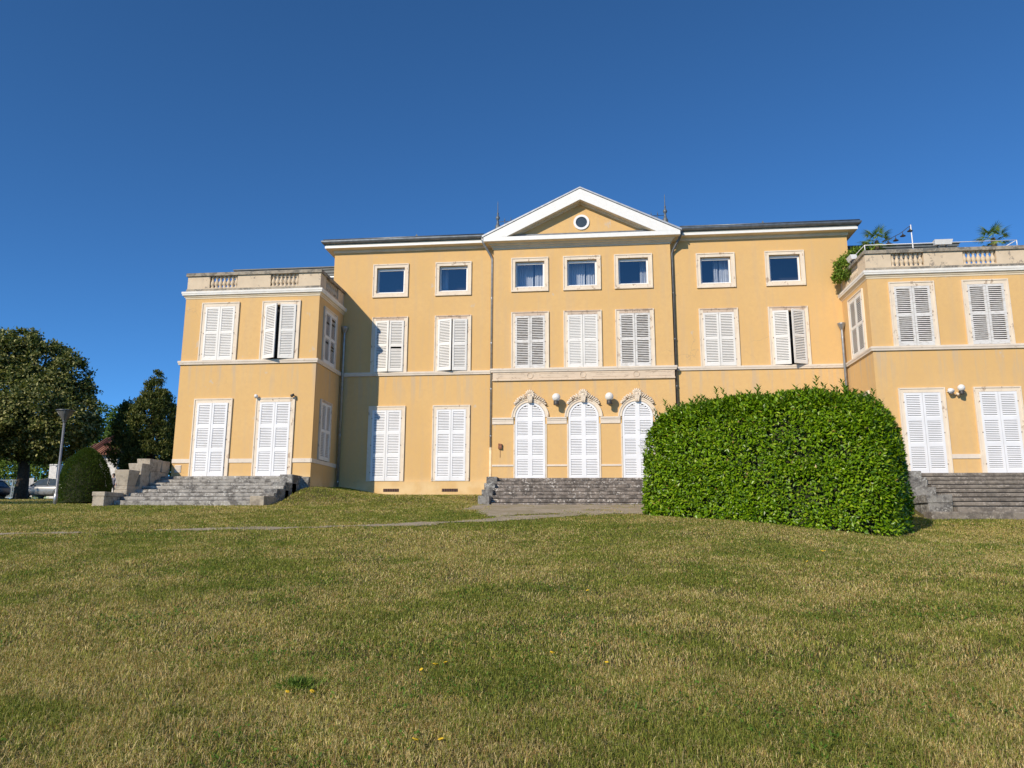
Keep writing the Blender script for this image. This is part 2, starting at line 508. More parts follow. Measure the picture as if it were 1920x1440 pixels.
Z_B = 7.91          # top of the string course
LX0, LX1 = -15.41, -9.99
RX0, RX1 = 10.17, 15.60
WY = -2.81          # wing front
PX = 3.60; PY = -.22
WT = 13.04

def face_holes(mb, x0, x1, z0, z1, holes, y, depth=.24, tr=lambda x, yy, z: (x, yy, z)):
    """wall face in the plane y with openings (xa,xb,za,zb) and their reveals"""
    xsb = sorted({x0, x1, *[h[0] for h in holes], *[h[1] for h in holes]})
    zsb = sorted({z0, z1, *[h[2] for h in holes], *[h[3] for h in holes]})
    for i in range(len(xsb)-1):
        for j in range(len(zsb)-1):
            cx = (xsb[i]+xsb[i+1])/2; cz = (zsb[j]+zsb[j+1])/2
            if any(h[0] < cx < h[1] and h[2] < cz < h[3] for h in holes): continue
            mb.quad(tr(xsb[i],y,zsb[j]), tr(xsb[i+1],y,zsb[j]), tr(xsb[i+1],y,zsb[j+1]), tr(xsb[i],y,zsb[j+1]))
    for xa, xb, za, zb in holes:
        q = y+depth
        mb.quad(tr(xa,y,za), tr(xa,y,zb), tr(xa,q,zb), tr(xa,q,za))
        mb.quad(tr(xb,y,zb), tr(xb,y,za), tr(xb,q,za), tr(xb,q,zb))
        mb.quad(tr(xa,y,zb), tr(xb,y,zb), tr(xb,q,zb), tr(xa,q,zb))
        mb.quad(tr(xa,q,za), tr(xb,q,za), tr(xb,y,za), tr(xa,y,za))

# opening centres
SM = [(-8.0, 0), (-5.32, 0), (-2.1, PY), (.03, PY), (2.1, PY), (5.39, 0), (8.09, 0)]
S_Z0, S_Z1 = 11.12, 12.58
M_Z1 = 10.26
GM = [(-7.96, 0), (-5.30, 0), (5.39, 0), (8.09, 0)]
G_Z0, G_Z1 = 3.45, 6.50
LW = [-13.94, -11.48]; RW = [11.64, 14.09]
W_Z1L, W_Z1R = 10.22, 10.24
D_Z0, D_Z1 = 3.46, 6.42
ARC = [(-2.09, .60), (.015, .60), (2.11, .60)]
SPR = 5.94
OW = 1.53; FW = .165

def hole_rect(cx, z0, z1, bottom=False):
    return (cx-OW/2+FW, cx+OW/2-FW, z0+(FW+.02 if bottom else 0), z1-FW)

# main block: front wall left and right of the pavilion, sides and back
w = MB()
hs = [hole_rect(c, S_Z0, S_Z1, True) for c, _ in SM] + [hole_rect(c, Z_B, M_Z1) for c, _ in SM]
gh = [hole_rect(c, G_Z0, G_Z1) for c, _ in GM]
face_holes(w, -10.49, -PX, 2.2, WT+.3, [h for h in hs+gh if h[1] < -PX], 0)
face_holes(w, PX, 10.55, 2.2, WT+.3, [h for h in hs+gh if h[0] > PX], 0)
for x in (-10.49, 10.55):
    w.quad((x,0,2.2),(x,0,WT+.3),(x,13,WT+.3),(x,13,2.2))
w.quad((-10.49,13,2.2),(10.55,13,2.2),(10.55,13,WT+.3),(-10.49,13,WT+.3))
part(w, 'main_wall', M['stucco'])
# pavilion wall with arched openings
w = MB()
ah = [(c-r, c+r, 3.46, SPR+r) for c, r in ARC]
face_holes(w, -PX, PX, 2.2, WT+.3, [h for h in hs if -PX < h[0] and h[1] < PX] + ah, PY)
for c, r in ARC:
    n = 16
    for s in (-1, 1):
        for i in range(n):
            a0 = PI/2*i/n; a1 = PI/2*(i+1)/n
            p0 = (c+s*r*math.cos(a0), PY, SPR+r*math.sin(a0)); p1 = (c+s*r*math.cos(a1), PY, SPR+r*math.sin(a1))
            w.add([p0, p1, (c+s*r, PY, SPR+r)], [(0,1,2)])
            w.quad(p0, p1, (p1[0],PY+.24,p1[2]), (p0[0],PY+.24,p0[2]))
for s in (-1, 1):
    w.quad((s*PX,PY,2.2),(s*PX,PY,WT+.3),(s*PX,.02,WT+.3),(s*PX,.02,2.2))
part(w, 'pavilion_wall', M['stucco'])
# wings
def wing(x0, x1, cs, zt, inner):
    w = MB()
    hl = [hole_rect(c, Z_B, zt) for c in cs] + [hole_rect(c, D_Z0, D_Z1) for c in cs]
    face_holes(w, x0, x1, 2.0, 10.55, hl, WY)
    # inner flank (faces the court) with its two openings
    xi = x1 if inner > 0 else x0
    def tr(x, yy, z): return (xi-inner*(yy), x, z)
    sh = [(-2.3+.12, -.82-.12, 7.91, 10.12-.12), (-2.2+.12, -.98-.12, 4.10, 6.46-.12)]
    face_holes(w, WY, .05, 2.0, 10.55, sh, 0, .2, tr)
    xo = x0 if inner > 0 else x1
    w.quad((xo,WY,2.),(xo,WY,10.55),(xo,12,10.55),(xo,12,2.))
    w.quad((xi,.05,2.),(xi,.05,10.55),(xi,12,10.55),(xi,12,2.))
    w.quad((x0,12,2.),(x1,12,2.),(x1,12,10.55),(x0,12,10.55))
    w.quad((x0,WY,10.55),(x1,WY,10.55),(x1,12,10.55),(x0,12,10.55))
    part(w, 'wing_wall', M['stucco'])
wing(LX0, LX1, LW, W_Z1L, 1); wing(RX0, RX1, RW, W_Z1R, -1)

# --- windows ----------------------------------------------------------------
def shutter_mesh(name, w, h, panels, gap, mat, mid=.09, bot=.12, missing=()):
    """one leaf, hinge on x=0, runs to +x; front face at y=-.04"""
    b = MB(); st = .075; top = .09
    b.box(0, st, -.04, 0, 0, h); b.box(w-st, w, -.04, 0, 0, h)
    b.box(st, w-st, -.038, -.002, h-top, h); b.box(st, w-st, -.038, -.002, 0, bot)
    ph = (h-top-bot-mid*(panels-1))/panels
    pitch = .070 if gap > .3 else .064; k = 0
    for p in range(panels):
        z0 = bot+p*(ph+mid)
        if p: b.box(st, w-st, -.038, -.002, z0-mid, z0)
        n = max(1, round(ph/pitch)); q = ph/n
        for i in range(n):
            k += 1
            if k in missing: continue
            za = z0+i*q; hgt = q*(1-gap)
            jit = random.uniform(-.0012, .0012)
            vs = [(st,-.036,za+jit),(w-st,-.036,za-jit),(w-st,-.008,za+hgt-.006),(st,-.008,za+hgt-.006),
                  (st,-.034,za+.009+jit),(w-st,-.034,za+.009-jit),(w-st,-.006,za+hgt+.003),(st,-.006,za+hgt+.003)]
            b.hexa(vs)
    return b.mesh(name, mat)
SH = {}
def shutter(kind, w, h, panels, gap, mat, **kw):
    key = (kind, round(w,3), round(h,3))
    if key not in SH: SH[key] = shutter_mesh('shutter', w, h, panels, gap, mat, **kw)
    return SH[key]

def surround_mesh(w, h, fw, bottom, lint=False):
    """moulded stone frame round an opening; origin bottom centre, wall plane y=0"""
    b = MB(); o = .05; x = w/2
    def rect(i0, i1, dep, zb0, zb1):
        b.box(-x+i0, -x+i1, -dep, .02, zb0, h-i0); b.box(x-i1, x-i0, -dep, .02, zb0, h-i0)
        b.mi = 2 if lint else 0
        b.box(-x+i1, x-i1, -dep, .02, h-i1, h-i0); b.mi = 0
        if bottom: b.box(-x+i1, x-i1, -dep, .02, zb0, zb1)
    e = .02 if bottom else 0
    rect(0, .045, .062, 0, .045+e)
    rect(.0451, fw, .040, .0451 if bottom else 0, fw+e)
    if not bottom:
        b.mi = 1
        for q in (.12, .5, .88):
            for s_ in (-1, 1):
                xa, xb = sorted((s_*(x-fw-.004), s_*(x-fw+.03))); b.box(xa, xb, -.052, -.0405, (h-fw)*q-.018, (h-fw)*q+.018)
        b.mi = 0
    return b
SUR = {}
def sur(w, h, fw, bottom, lint=False):
    k = (round(w,3), round(h,3), round(fw,3), bottom, lint)
    if k not in SUR: SUR[k] = surround_mesh(w, h, fw, bottom, lint).mesh('window', [M['surround'], M['hinge'], M['lintel']])
    return SUR[k]
DARKPANE = {}
def window(name, x, y, z0, z1, kind, panels, gap=.22, mat='shutter', ajar=(0, 0), rz=0, w=OW, fw=FW, label=None, missing=((),()), slab=None):
    o = inst(name, sur(w, z1-z0, fw, False, kind in ('m', 'mo', 'f2')), mansion, (x-BASE[0], y-BASE[1], z0-BASE[2]), (0, 0, rz))
    if kind in ('m', 'w', 'f', 'f2') and mat == 'shutter': mat = 'shuttercream'
    iw = w-2*fw; ih = z1-z0-fw
    lw = iw/2-.006
    mid, bot = (.14, .16) if panels == 3 else (.10, .12)
    for s, aj, ms in ((0, ajar[0], missing[0]), (1, ajar[1], missing[1])):
        if ms: me = shutter_mesh('shutter', lw, ih-.02, panels, gap, M[mat], mid=mid, bot=bot, missing=ms)
        else: me = shutter(kind+mat+str(gap), lw, ih-.02, panels, gap, M[mat], mid=mid, bot=bot)
        c = inst('shutter', me, o)
        a = math.radians(aj)
        if s == 0:
            c.location = (-iw/2, -.012-.03*(aj != 0), .01); c.rotation_euler = (0, 0, -a)
        else:
            # mirrored leaf: turn it round by scaling its x
            c.location = (iw/2, -.012-.03*(aj != 0), .01); c.rotation_euler = (0, 0, a); c.scale = (-1, 1, 1)
        if slab: c['label'] = slab
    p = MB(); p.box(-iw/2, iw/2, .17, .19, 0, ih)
    g = p.build('pane', M['dark'], o)  # opaque near-black sheet, painted shade of the void behind the shutters
    if label: o['label'] = label
    return o

def square_window(x, y, curtain=None):
    w, h = OW, S_Z1-S_Z0
    o = inst('window', sur(w, h, FW, True), mansion, (x-BASE[0], y-BASE[1], S_Z0-BASE[2]))
    iw = w/2-FW; z0 = FW+.02; z1 = h-FW
    f = MB(); t = .07; y0, y1 = .10, .16
    f.box(-iw, -iw+t, y0, y1, z0, z1); f.box(iw-t, iw, y0, y1, z0, z1)
    f.box(-iw+t, iw-t, y0, y1, z0, z0+t); f.box(-iw+t, iw-t, y0, y1, z1-t-.03, z1)
    f.box(-iw, iw, .03, y0-.002, z0-.002, z0+.03)   # white sill
    f.build('frame', M['pvc'], o)
    g = MB(); g.quad((-iw+t,.13,z0+t), (iw-t,.13,z0+t), (iw-t,.13,z1-t-.03), (-iw+t,.13,z1-t-.03)); g.build('pane', M['glass'], o)
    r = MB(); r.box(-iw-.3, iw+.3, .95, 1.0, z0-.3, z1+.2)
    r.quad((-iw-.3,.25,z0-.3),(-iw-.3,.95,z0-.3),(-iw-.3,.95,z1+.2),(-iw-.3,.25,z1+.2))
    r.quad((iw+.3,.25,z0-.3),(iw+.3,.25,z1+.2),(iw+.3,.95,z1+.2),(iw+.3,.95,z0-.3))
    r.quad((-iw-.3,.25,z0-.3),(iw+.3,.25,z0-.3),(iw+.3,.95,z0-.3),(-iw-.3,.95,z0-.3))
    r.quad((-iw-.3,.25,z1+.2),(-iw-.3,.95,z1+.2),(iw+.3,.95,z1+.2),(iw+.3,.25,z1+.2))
    r.build('room_interior', M['dark'], o)  # box walls coloured near-black in place of the room's shade
    if curtain:
        for (xa, xb, zc) in curtain:
            c = MB(); n = 44; vs = []
            for i in range(n+1):
                xx = xa+(xb-xa)*i/n
                yy = zc+.04*math.sin(i*1.15+xa*9)+.018*math.sin(i*2.7)
                vs += [(xx+.02*math.sin(i*.8), yy, z0-.25), (xx, yy+.015, z1+.18)]
            c.add(vs, [(2*i, 2*i+2, 2*i+3, 2*i+1) for i in range(n)], True)
            c.build('curtain', M['curtain'], o)
    return o
square_window(*SM[0]); square_window(*SM[1], curtain=[(-.62,-.34,.62)])
square_window(*SM[2], curtain=[(-.62,.10,.66),(.16,.72,.60)])
square_window(*SM[3], curtain=[(-.70,.12,.62),(.17,.72,.64)])
square_window(*SM[4], curtain=[(.30,.72,.60)])
square_window(*SM[5], curtain=[(-.02,.18,.50),(.22,.66,.52)])
square_window(*SM[6])

# middle row
window('window', SM[0][0]+.04, 0, Z_B, M_Z1, 'm', 2, ajar=(7, 5), missing=((), (14, )))
window('window', SM[1][0]+.02, 0, Z_B, M_Z1, 'm', 2, ajar=(13, 6))
window('window', SM[2][0]+.01, PY, Z_B, M_Z1, 'mo', 2, gap=.46, mat='shutterworn')
window('window', SM[3][0], PY, Z_B, M_Z1, 'm', 2, gap=.10)
window('window', SM[4][0], PY, Z_B, M_Z1, 'mo', 2, gap=.46, mat='shutterworn')
window('window', SM[5][0]+.02, 0, Z_B, M_Z1, 'm', 2, gap=.24)
window('window', SM[6][0], 0, Z_B, M_Z1, 'm', 2, ajar=(6, 24))
# ground floor of the main block
for c, _ in GM: window('window', c, 0, G_Z0, G_Z1, 'g', 3)
# wings
window('window', LW[0], WY, Z_B, W_Z1L, 'w', 2, gap=.12); window('window', LW[1], WY, Z_B, W_Z1L, 'w', 2, gap=.12, ajar=(24, 9))
window('window', RW[0], WY, Z_B, W_Z1R, 'wo', 2, gap=.44, mat='shutterworn'); window('window', RW[1], WY, Z_B, W_Z1R, 'wo', 2, gap=.44, mat='shutterworn')
window('shutter_door', LW[0], WY, D_Z0, D_Z1, 'd', 3, ajar=(2, 2)); window('shutter_door', LW[1], WY, D_Z0, D_Z1, 'd', 3)
window('shutter_door', RW[0], WY, D_Z0, D_Z1, 'd', 3); window('shutter_door', RW[1], WY, D_Z0, D_Z1, 'd', 3)
# flanks
window('window', LX1, -1.56, Z_B, 10.12, 'f', 2, gap=.22, rz=PI/2, w=1.48, fw=.13, missing=((12, 23), (9, 11, 24, 27)))
window('window', LX1, -1.59, 4.14, 6.46, 'f2', 2, gap=.22, rz=PI/2, w=1.22, fw=.10)
window('window', RX0, -1.56, Z_B, 10.20, 'f', 2, gap=.26, rz=-PI/2, w=1.58, fw=.13)
window('window', RX0, -1.56, 4.14, 6.48, 'f2', 2, gap=.24, rz=-PI/2, w=1.22, fw=.10)

# arched doors
def arch_shutter(mirror):
    R = .60; w = R-.006; h0 = SPR-3.46; b = MB(); st = .085
    s = -1 if mirror else 1
    # local: hinge edge x=0 (outer), meeting edge x=w; arc centre at x=w
    X = lambda x: (w-x)*(-1)  # placed relative to the door centre: 0 at the meeting edge
    def bx(x0, x1, y0, y1, z0, z1):
        a, c = sorted((s*X(x0), s*X(x1))); b.box(a, c, y0, y1, z0, z1)
    Rt = R-.01
    arc = lambda x, r: h0+math.sqrt(max(0, r*r-(w-x)**2))
    bx(0.004, st, -.04, 0, 0, h0)                       # outer stile
    bx(w-st, w, -.04, 0, 0, h0+Rt-.03)                     # meeting stile
    n = 14
    for i in range(n):                                   # curved stile
        a0 = PI/2*i/n; a1 = PI/2*(i+1)/n
        ri = Rt-st
        q = [(-Rt*math.cos(a0), h0+Rt*math.sin(a0)), (-Rt*math.cos(a1), h0+Rt*math.sin(a1)), (-ri*math.cos(a1), h0+ri*math.sin(a1)), (-ri*math.cos(a0), h0+ri*math.sin(a0))]
        vs = [(s*p[0], -.039, p[1]) for p in q]+[(s*p[0], -.001, p[1]) for p in q]
        b.hexa(vs)
    bot = .16; mid = .15
    pans = [(bot, .80), (.80+mid, 1.58), (1.58+mid, 2.30), (2.30+mid, h0+Rt-st-.01)]
    bx(st, w-st, -.038, -.002, 0, bot)
    for k, (z0, z1) in enumerate(pans):
        if k: bx(st, w-st, -.038, -.002, z0-mid, z0)
        nn = round((z1-z0)/.062); q = (z1-z0)/nn
        for i in range(nn):
            za = z0+i*q; zt = za+q*.79
            x0 = st
            if zt > h0:
                d2 = (Rt-st)**2-(zt-h0)**2
                if d2 <= 0: continue
                x0 = max(st, w-math.sqrt(d2)-.01)
            if x0 > w-st-.03: continue
            xa, xb = s*X(x0), s*X(w-st)
            if xa > xb: xa, xb = xb, xa
            b.hexa([(xa,-.036,za),(xb,-.036,za),(xb,-.008,zt-.006),(xa,-.008,zt-.006),
                    (xa,-.034,za+.009),(xb,-.034,za+.009),(xb,-.006,zt+.003),(xa,-.006,zt+.003)])
    return b.mesh('shutter', M['shutter'])
AS = [arch_shutter(False), arch_shutter(True)]
def arch_surround():
    b = MB(); r0, r1 = .60, .745; h0 = SPR-3.46; n = 28
    for ra, rb, dep in ((r0, r0+.095, .045), (r0+.0951, r1, .07)):
        for i in range(n):
            a0 = PI*i/n; a1 = PI*(i+1)/n
            q = [(ra*math.cos(a0), ra*math.sin(a0)), (rb*math.cos(a0), rb*math.sin(a0)), (rb*math.cos(a1), rb*math.sin(a1)), (ra*math.cos(a1), ra*math.sin(a1))]
            b.hexa([(p[0], -dep, h0+p[1]) for p in q]+[(p[0], .02, h0+p[1]) for p in q])
    for s in (-1, 1):
        x0, x1 = sorted((s*r0, s*(r0+.055))); b.box(x0, x1, -.03, .02, 0, h0-.28)
    return b.mesh('arched_door', M['surround'])
def ornament():
    """keystone with shell and two sprays of carved foliage"""
    b = MB(); h0 = SPR-3.46; R = .745
    b.hexa([(-.075,-.15,h0+.57),(.075,-.15,h0+.57),(.075,.02,h0+.57),(-.075,.02,h0+.57),
            (-.105,-.19,h0+.82),(.105,-.19,h0+.82),(.105,.02,h0+.82),(-.105,.02,h0+.82)])
    for k in range(-1, 2): b.box(k*.06-.012, k*.06+.012, -.178, -.13, h0+.60, h0+.80)
    b.ball((0,-.10,h0+.86), .09, .1, .07)
    for k in range(9):                      # shell lobes
        a = math.radians(-20+220*k/8)
        b.tube([(.05*math.cos(a), -.12, h0+.87+.05*math.sin(a)), (.15*math.cos(a), -.13, h0+.89+.15*math.sin(a)), (.20*math.cos(a), -.09, h0+.90+.19*math.sin(a))], [.02,.038,.022], 6)
    b.ball((0,-.16,h0+.84), .035); b.ball((-.13,-.11,h0+.80), .04); b.ball((.13,-.11,h0+.80), .04)
    rr = random.Random(3)
    for s in (-1, 1):
        for k in range(46):
            t = rr.random(); a = math.radians(82-44*t)
            rad = R+.02+rr.random()*(.20-.13*t)*(1 if t > .12 else .6)
            x = s*rad*math.cos(a); z = h0+rad*math.sin(a)
            q = rr.uniform(.016, .034)
            b.ball((x, -.05-rr.random()*.05, z), q*rr.uniform(.8,1.6), q, q*rr.uniform(.8,1.5), 6, 4)
        for k in range(7):
            t = (k+.5)/7; a = math.radians(80-40*t); r1 = R+.22-.13*t
            p0 = Vector((s*R*math.cos(a), -.07, h0+R*math.sin(a))); p1 = Vector((s*r1*math.cos(a-.10), -.11, h0+r1*math.sin(a-.10)))
            b.tube([p0, (p0+p1)/2+Vector((0,-.03,0)), p1], [.02,.028,.008], 5)
    return b.mesh('keystone_ornament', M['surround'])
ASUR, ORN = arch_surround(), ornament()
for k, (c, r) in enumerate(ARC):
    o = inst('arched_door', ASUR, mansion, (c-BASE[0], PY-BASE[1], 3.46-BASE[2]))
    inst('shutter', AS[0], o, (0, .02, 0)); inst('shutter', AS[1], o, (0, .02, 0))
    inst('keystone_ornament', ORN, o)
    p = MB(); p.box(-.6, .6, .2, .22, 0, SPR-3.46+.6); p.build('pane', M['dark'], o)  # near-black sheet in place of the unlit interior behind the doors

# --- bands --------------------------------------------------------------------
def band(name, z0, z1, out, mat, path, lip=.0):
    b = MB()
    prof = [(-.02, z0), (out*.7, z0), (out*.8, z0+(z1-z0)*.35), (out, z0+(z1-z0)*.55), (out, z1-.008), (out-.02, z1), (-.02, z1)]
    b.sweep(prof, path); return part(b, name, mat)
band('string_course', 7.755, Z_B, .075, M['band'], [(-10.6+.65, 0), (-PX-.002, 0)])
band('string_course', 7.755, Z_B, .075, M['band'], [(PX+.002, 0), (10.13, 0)])
band('string_course', 7.765, Z_B+.012, .10, M['band'], [(-PX, .0), (-PX, PY), (PX, PY), (PX, .0)])
band('string_course', 7.755, Z_B, .085, M['band'], [(LX0, 11.9), (LX0, WY), (LX1, WY), (LX1, -.10)])
band('string_course', 7.755, Z_B, .085, M['band'], [(RX0, -.10), (RX0, WY), (RX1, WY), (RX1, 11.9)])
# frieze of the pavilion with three rings
b = MB(); b.box(-PX+.002, PX-.002, PY-.035, PY+.01, 7.47, 7.763); b.box(-PX-.01, PX+.01, PY-.075, PY+.01, 7.415, 7.4695)
for c, _ in ARC:
    ring = [(c+.115*math.cos(2*PI*i/24), PY-.04, 7.615+.115*math.sin(2*PI*i/24)) for i in range(25)]
    b.tube(ring, .016, 6, False)
for x0, x1 in ((-3.45,-2.42),(-1.72,-.32),(.38,1.76),(2.46,3.45)):   # sunk panels' beads
    b.box(x0, x1, PY-.045, PY-.03, 7.69, 7.702); b.box(x0, x1, PY-.045, PY-.03, 7.525, 7.537)
part(b, 'frieze', M['frieze'])
# impost and dado bands between the arches
xsg = [-PX, ARC[0][0]-.66, ARC[0][0]+.66, ARC[1][0]-.66, ARC[1][0]+.66, ARC[2][0]-.66, ARC[2][0]+.66, PX]
for i in range(0, 8, 2):
    b = MB(); x0, x1 = xsg[i], xsg[i+1]
    b.box(x0, x1, PY-.035, PY+.01, 5.665, 5.80); b.box(x0, x1, PY-.05, PY+.01, 5.8005, 5.865); b.box(x0, x1, PY-.08, PY+.01, 5.8655, 5.925)
    part(b, 'impost_band', M['band'])
    b = MB(); b.box(x0, x1, PY-.03, PY+.01, 4.0, 4.07); part(b, 'dado_band', M['band'])
for cs, x0, x1, xi in ((LW, LX0, LX1, LX1), (RW, RX0, RX1, RX0)):
    e = [x0, cs[0]-OW/2, cs[0]+OW/2, cs[1]-OW/2, cs[1]+OW/2, x1]
    for i in range(0, 6, 2):
        b = MB(); b.box(e[i], e[i+1], WY-.03, WY+.01, 3.98, 4.13); part(b, 'dado_band', M['band'])
    b = MB(); s = 1 if xi == LX1 else -1
    xa, xb = sorted((xi-s*.01, xi+s*.03)); b.box(xa, xb, WY-.03, -.1, 3.98, 4.13); part(b, 'dado_band', M['band'])
# base plinth of the main block, floor vents
for xa, xb in ((-9.9, -PX-.05), (PX+.05, 10.1)):
    b = MB(); b.box(xa, xb, -.035, .01, 2.3, 3.44); part(b, 'plinth', M['stucco'])
for x0, x1 in ((-8.0, -7.36), (-5.62, -4.98)):
    b = MB(); b.box(x0, x1, -.042, -.034, 3.03, 3.15)
    b.mi = 1
    for i in range(9):
        xx = x0+.04+i*(x1-x0-.08)/8; b.box(xx-.008, xx+.008, -.052, -.043, 3.03, 3.15)
    part(b, 'floor_vent', [M['dark'], M['rust']])
b = MB(); b.box(-15.28, -15.03, WY-.02, WY+.01, 3.62, 3.90)
for i in range(5): b.box(-15.26, -15.05, WY-.035, WY-.0205, 3.645+i*.05, 3.672+i*.05)
part(b, 'vent_grille', M['band'])

# --- main cornice, gutter, roof --------------------------------------------------
prof = [(-.02, 13.135), (.02, 13.135), (.035, 13.15), (.05, 13.155), (.05, 13.245), (.075, 13.262), (.31, 13.272), (.31, 13.425), (-.02, 13.425)]
for path in ([(-10.49, 13), (-10.49, 0), (-PX-.001, 0)], [(PX+.001, 0), (10.55, 0), (10.55, 13)]):
    b = MB(); b.sweep(prof, path); part(b, 'cornice', M['cornice'])
    b = MB(); b.sweep([(.31, 13.268), (.335, 13.268), (.335, 13.365), (.31, 13.37)], path); part(b, 'fascia', M['whitefascia'])  # white ends at the sunlit strip; cream above stands for gutter shade
gp = [(.20, 13.445), (.40, 13.445), (.445, 13.47), (.465, 13.515), (.47, 13.565), (.45, 13.565), (.43, 13.51), (.20, 13.51)]
for path in ([(-10.49, 13), (-10.49, 0), (-PX-.36, 0)], [(PX+.36, 0), (10.55, 0), (10.55, 13)]):
    b = MB(); b.sweep(gp, path); part(b, 'gutter', M['zinc'])
# roof: low hip of dark zinc
b = MB(); z0 = 13.545; z1 = 15.1
x0, x1, y0, y1 = -10.90, 10.98, -.36, 13.5
b.add([(x0,y0,z0),(x1,y0,z0),(x1,y1,z0),(x0,y1,z0),(-6.5,5.,z1),(6.6,5.,z1),(6.6,8.,z1),(-6.5,8.,z1)],
      [(0,1,5,4),(1,2,6,5),(2,3,7,6),(3,0,4,7),(4,5,6,7)])
b.add([(x0,y0,z0-.05),(x1,y0,z0-.05),(x1,y1,z0-.05),(x0,y1,z0-.05),(x0,y0,z0-.002),(x1,y0,z0-.002),(x1,y1,z0-.002),(x0,y1,z0-.002)],
      [(0,3,2,1),(0,1,5,4),(1,2,6,5),(2,3,7,6),(3,0,4,7)])
for i in range(15):      # standing seams and the thin roof edge roll
    pass
b.tube([(x0,y0+.01,z0+.09),(-4.0,y0+.01,z0+.09)], .028, 6); b.tube([(4.0,y0+.01,z0+.09),(x1,y0+.01,z0+.09)], .028, 6)
b.box(x0,-4.0,y0,y0+.03,z0-.02,z0+.09); b.box(4.0,x1,y0,y0+.03,z0-.02,z0+.09)
# raised ridge block behind the pediment
b.add([(-4.9,4.6,14.7),(4.7,4.6,14.7),(4.7,9,14.7),(-4.9,9,14.7),(-4.33,5.9,16.52),(4.15,5.9,16.52),(4.15,7.4,16.52),(-4.33,7.4,16.52)],
      [(0,1,5,4),(1,2,6,5),(2,3,7,6),(3,0,4,7),(4,5,6,7)])
part(b, 'roof', M['zinc'])
for x in (-6.9, 7.3):
    b = MB(); b.add([(x-.10,-.2,13.64),(x+.10,-.2,13.64),(x,-.2,13.82),(x,.5,13.82),(x-.10,.5,13.70),(x+.10,.5,13.70)],[(0,1,2),(0,2,3,4),(1,5,3,2)])
    part(b, 'roof_vent', M['slats'])
# finials and cresting
for x in (-4.25, 4.07):
    b = MB()
    b.lathe([(.14,0),(.13,.28),(.07,.40),(.05,.60),(.08,.64),(.11,.71),(.085,.78),(.045,.84),(.035,.92),(.055,.95),(.022,1.02),(.013,1.55),(.004,1.62)], (x,5.95,16.30), 10)
    part(b, 'roof_finial', M['finial'])
b = MB()
for i in range(25):
    x = -3.9+7.6*i/24
    b.tube([(x,5.95,16.52),(x,5.95,16.86)], .015, 5); b.ball((x,5.95,16.89), .035, n=6, m=4); b.tube([(x,5.95,16.90),(x,5.95,17.05)], [.015,.003], 5)
    ring = [(x+.16+.12*math.cos(2*PI*k/12), 5.95, 16.69+.10*math.sin(2*PI*k/12)) for k in range(13)]
    if i < 24: b.tube(ring, .011, 4, False)
b.tube([(-4.2,5.95,16.54),(4.0,5.95,16.54)], .02, 5); b.tube([(-4.2,5.95,16.81),(4.0,5.95,16.81)], .014, 5)
part(b, 'ridge_cresting', M['finial'])

# --- pediment ----------------------------------------------------------------------
YF = -.63; TX = 3.98; ZB, ZT = 13.205, 13.375; AP = 15.335; TIPZ = 13.375
slope = (AP-TIPZ)/TX
b = MB()  # tympanum
b.prism_y([(-TX+.3, 13.2), (TX-.3, 13.2), (0, 13.2+slope*(TX-.3))], PY-.001, PY+.2)
part(b, 'tympanum', M['stucco'])
b = MB()  # moulding below the horizontal cornice
prof = [(-.02, 12.97), (.02, 12.97), (.03, 13.03), (.08, 13.06), (.10, 13.11), (.16, 13.13), (.19, 13.185), (.33, 13.195), (.34, 13.206), (-.02, 13.206)]
b.sweep(prof, [(-PX, .0), (-PX, PY), (PX, PY), (PX, .0)]); part(b, 'cornice', M['cornice'])
b = MB()
b.box(-TX, TX, YF, YF+.03, ZB, ZT); b.box(-TX, TX, YF+.03, PY+.1, ZB+.001, ZB+.03)
b.box(-TX, TX, YF+.03, PY-.002, ZT-.03, ZT-.002)
b.box(-TX, -TX+.03, YF+.03, 0, ZB+.03, ZT-.03); b.box(TX-.03, TX, YF+.03, 0, ZB+.03, ZT-.03)
part(b, 'pediment_cornice', M['whitefascia'])
VT = .465  # vertical thickness of the raking board
b = MB()
for s in (-1, 1):
    xe = TX-VT/slope
    pts = [(s*TX, TIPZ), (0, AP), (0, AP-VT), (s*xe, TIPZ)]
    if s > 0: pts = pts[::-1]
    pts = pts if s < 0 else pts
    n = 4
    vs = [(p[0], YF-.004, p[1]) for p in pts]+[(p[0], YF+.03, p[1]) for p in pts]
    b.add(vs, [(0,1,2,3),(7,6,5,4),(0,4,5,1),(1,5,6,2),(2,6,7,3),(3,7,4,0)])
part(b, 'raking_board', M['whitefascia'])
b = MB()   # boarded soffit behind the raking board, stepped moulding against the tympanum
for s in (-1, 1):
    for (ya, yb, dz, th) in ((YF+.0305, PY-.10, .09, .05), (PY-.10, PY-.04, .13, .07), (PY-.04, PY+.0, .17, .09)):
        x1 = TX-.1
        z_ap = AP-VT+.12-dz; xe = (z_ap-13.33)/slope
        vs = []
        for y in (ya, yb):
            vs += [(s*xe, y, 13.335), (0, y, z_ap), (0, y, z_ap+th), (s*(xe+th/slope), y, 13.335)]
        b.add(vs, [(0,1,2,3),(7,6,5,4),(0,4,5,1),(1,5,6,2),(2,6,7,3),(3,7,4,0)])
part(b, 'raking_soffit', M['cornice'])
b = MB()   # zinc roofing of the pediment running back into the roof
for s in (-1, 1):
    vs = []
    for y in (YF-.03, 6.):
        vs += [(s*(TX+.06), y, TIPZ+.0), (0, y, AP+.025), (0, y, AP+.085), (s*(TX+.06), y, TIPZ+.075)]
    b.add(vs, [(0,1,2,3),(7,6,5,4),(0,4,5,1),(1,5,6,2),(2,6,7,3),(3,7,4,0)])
part(b, 'pediment_roof', M['zinclight'])
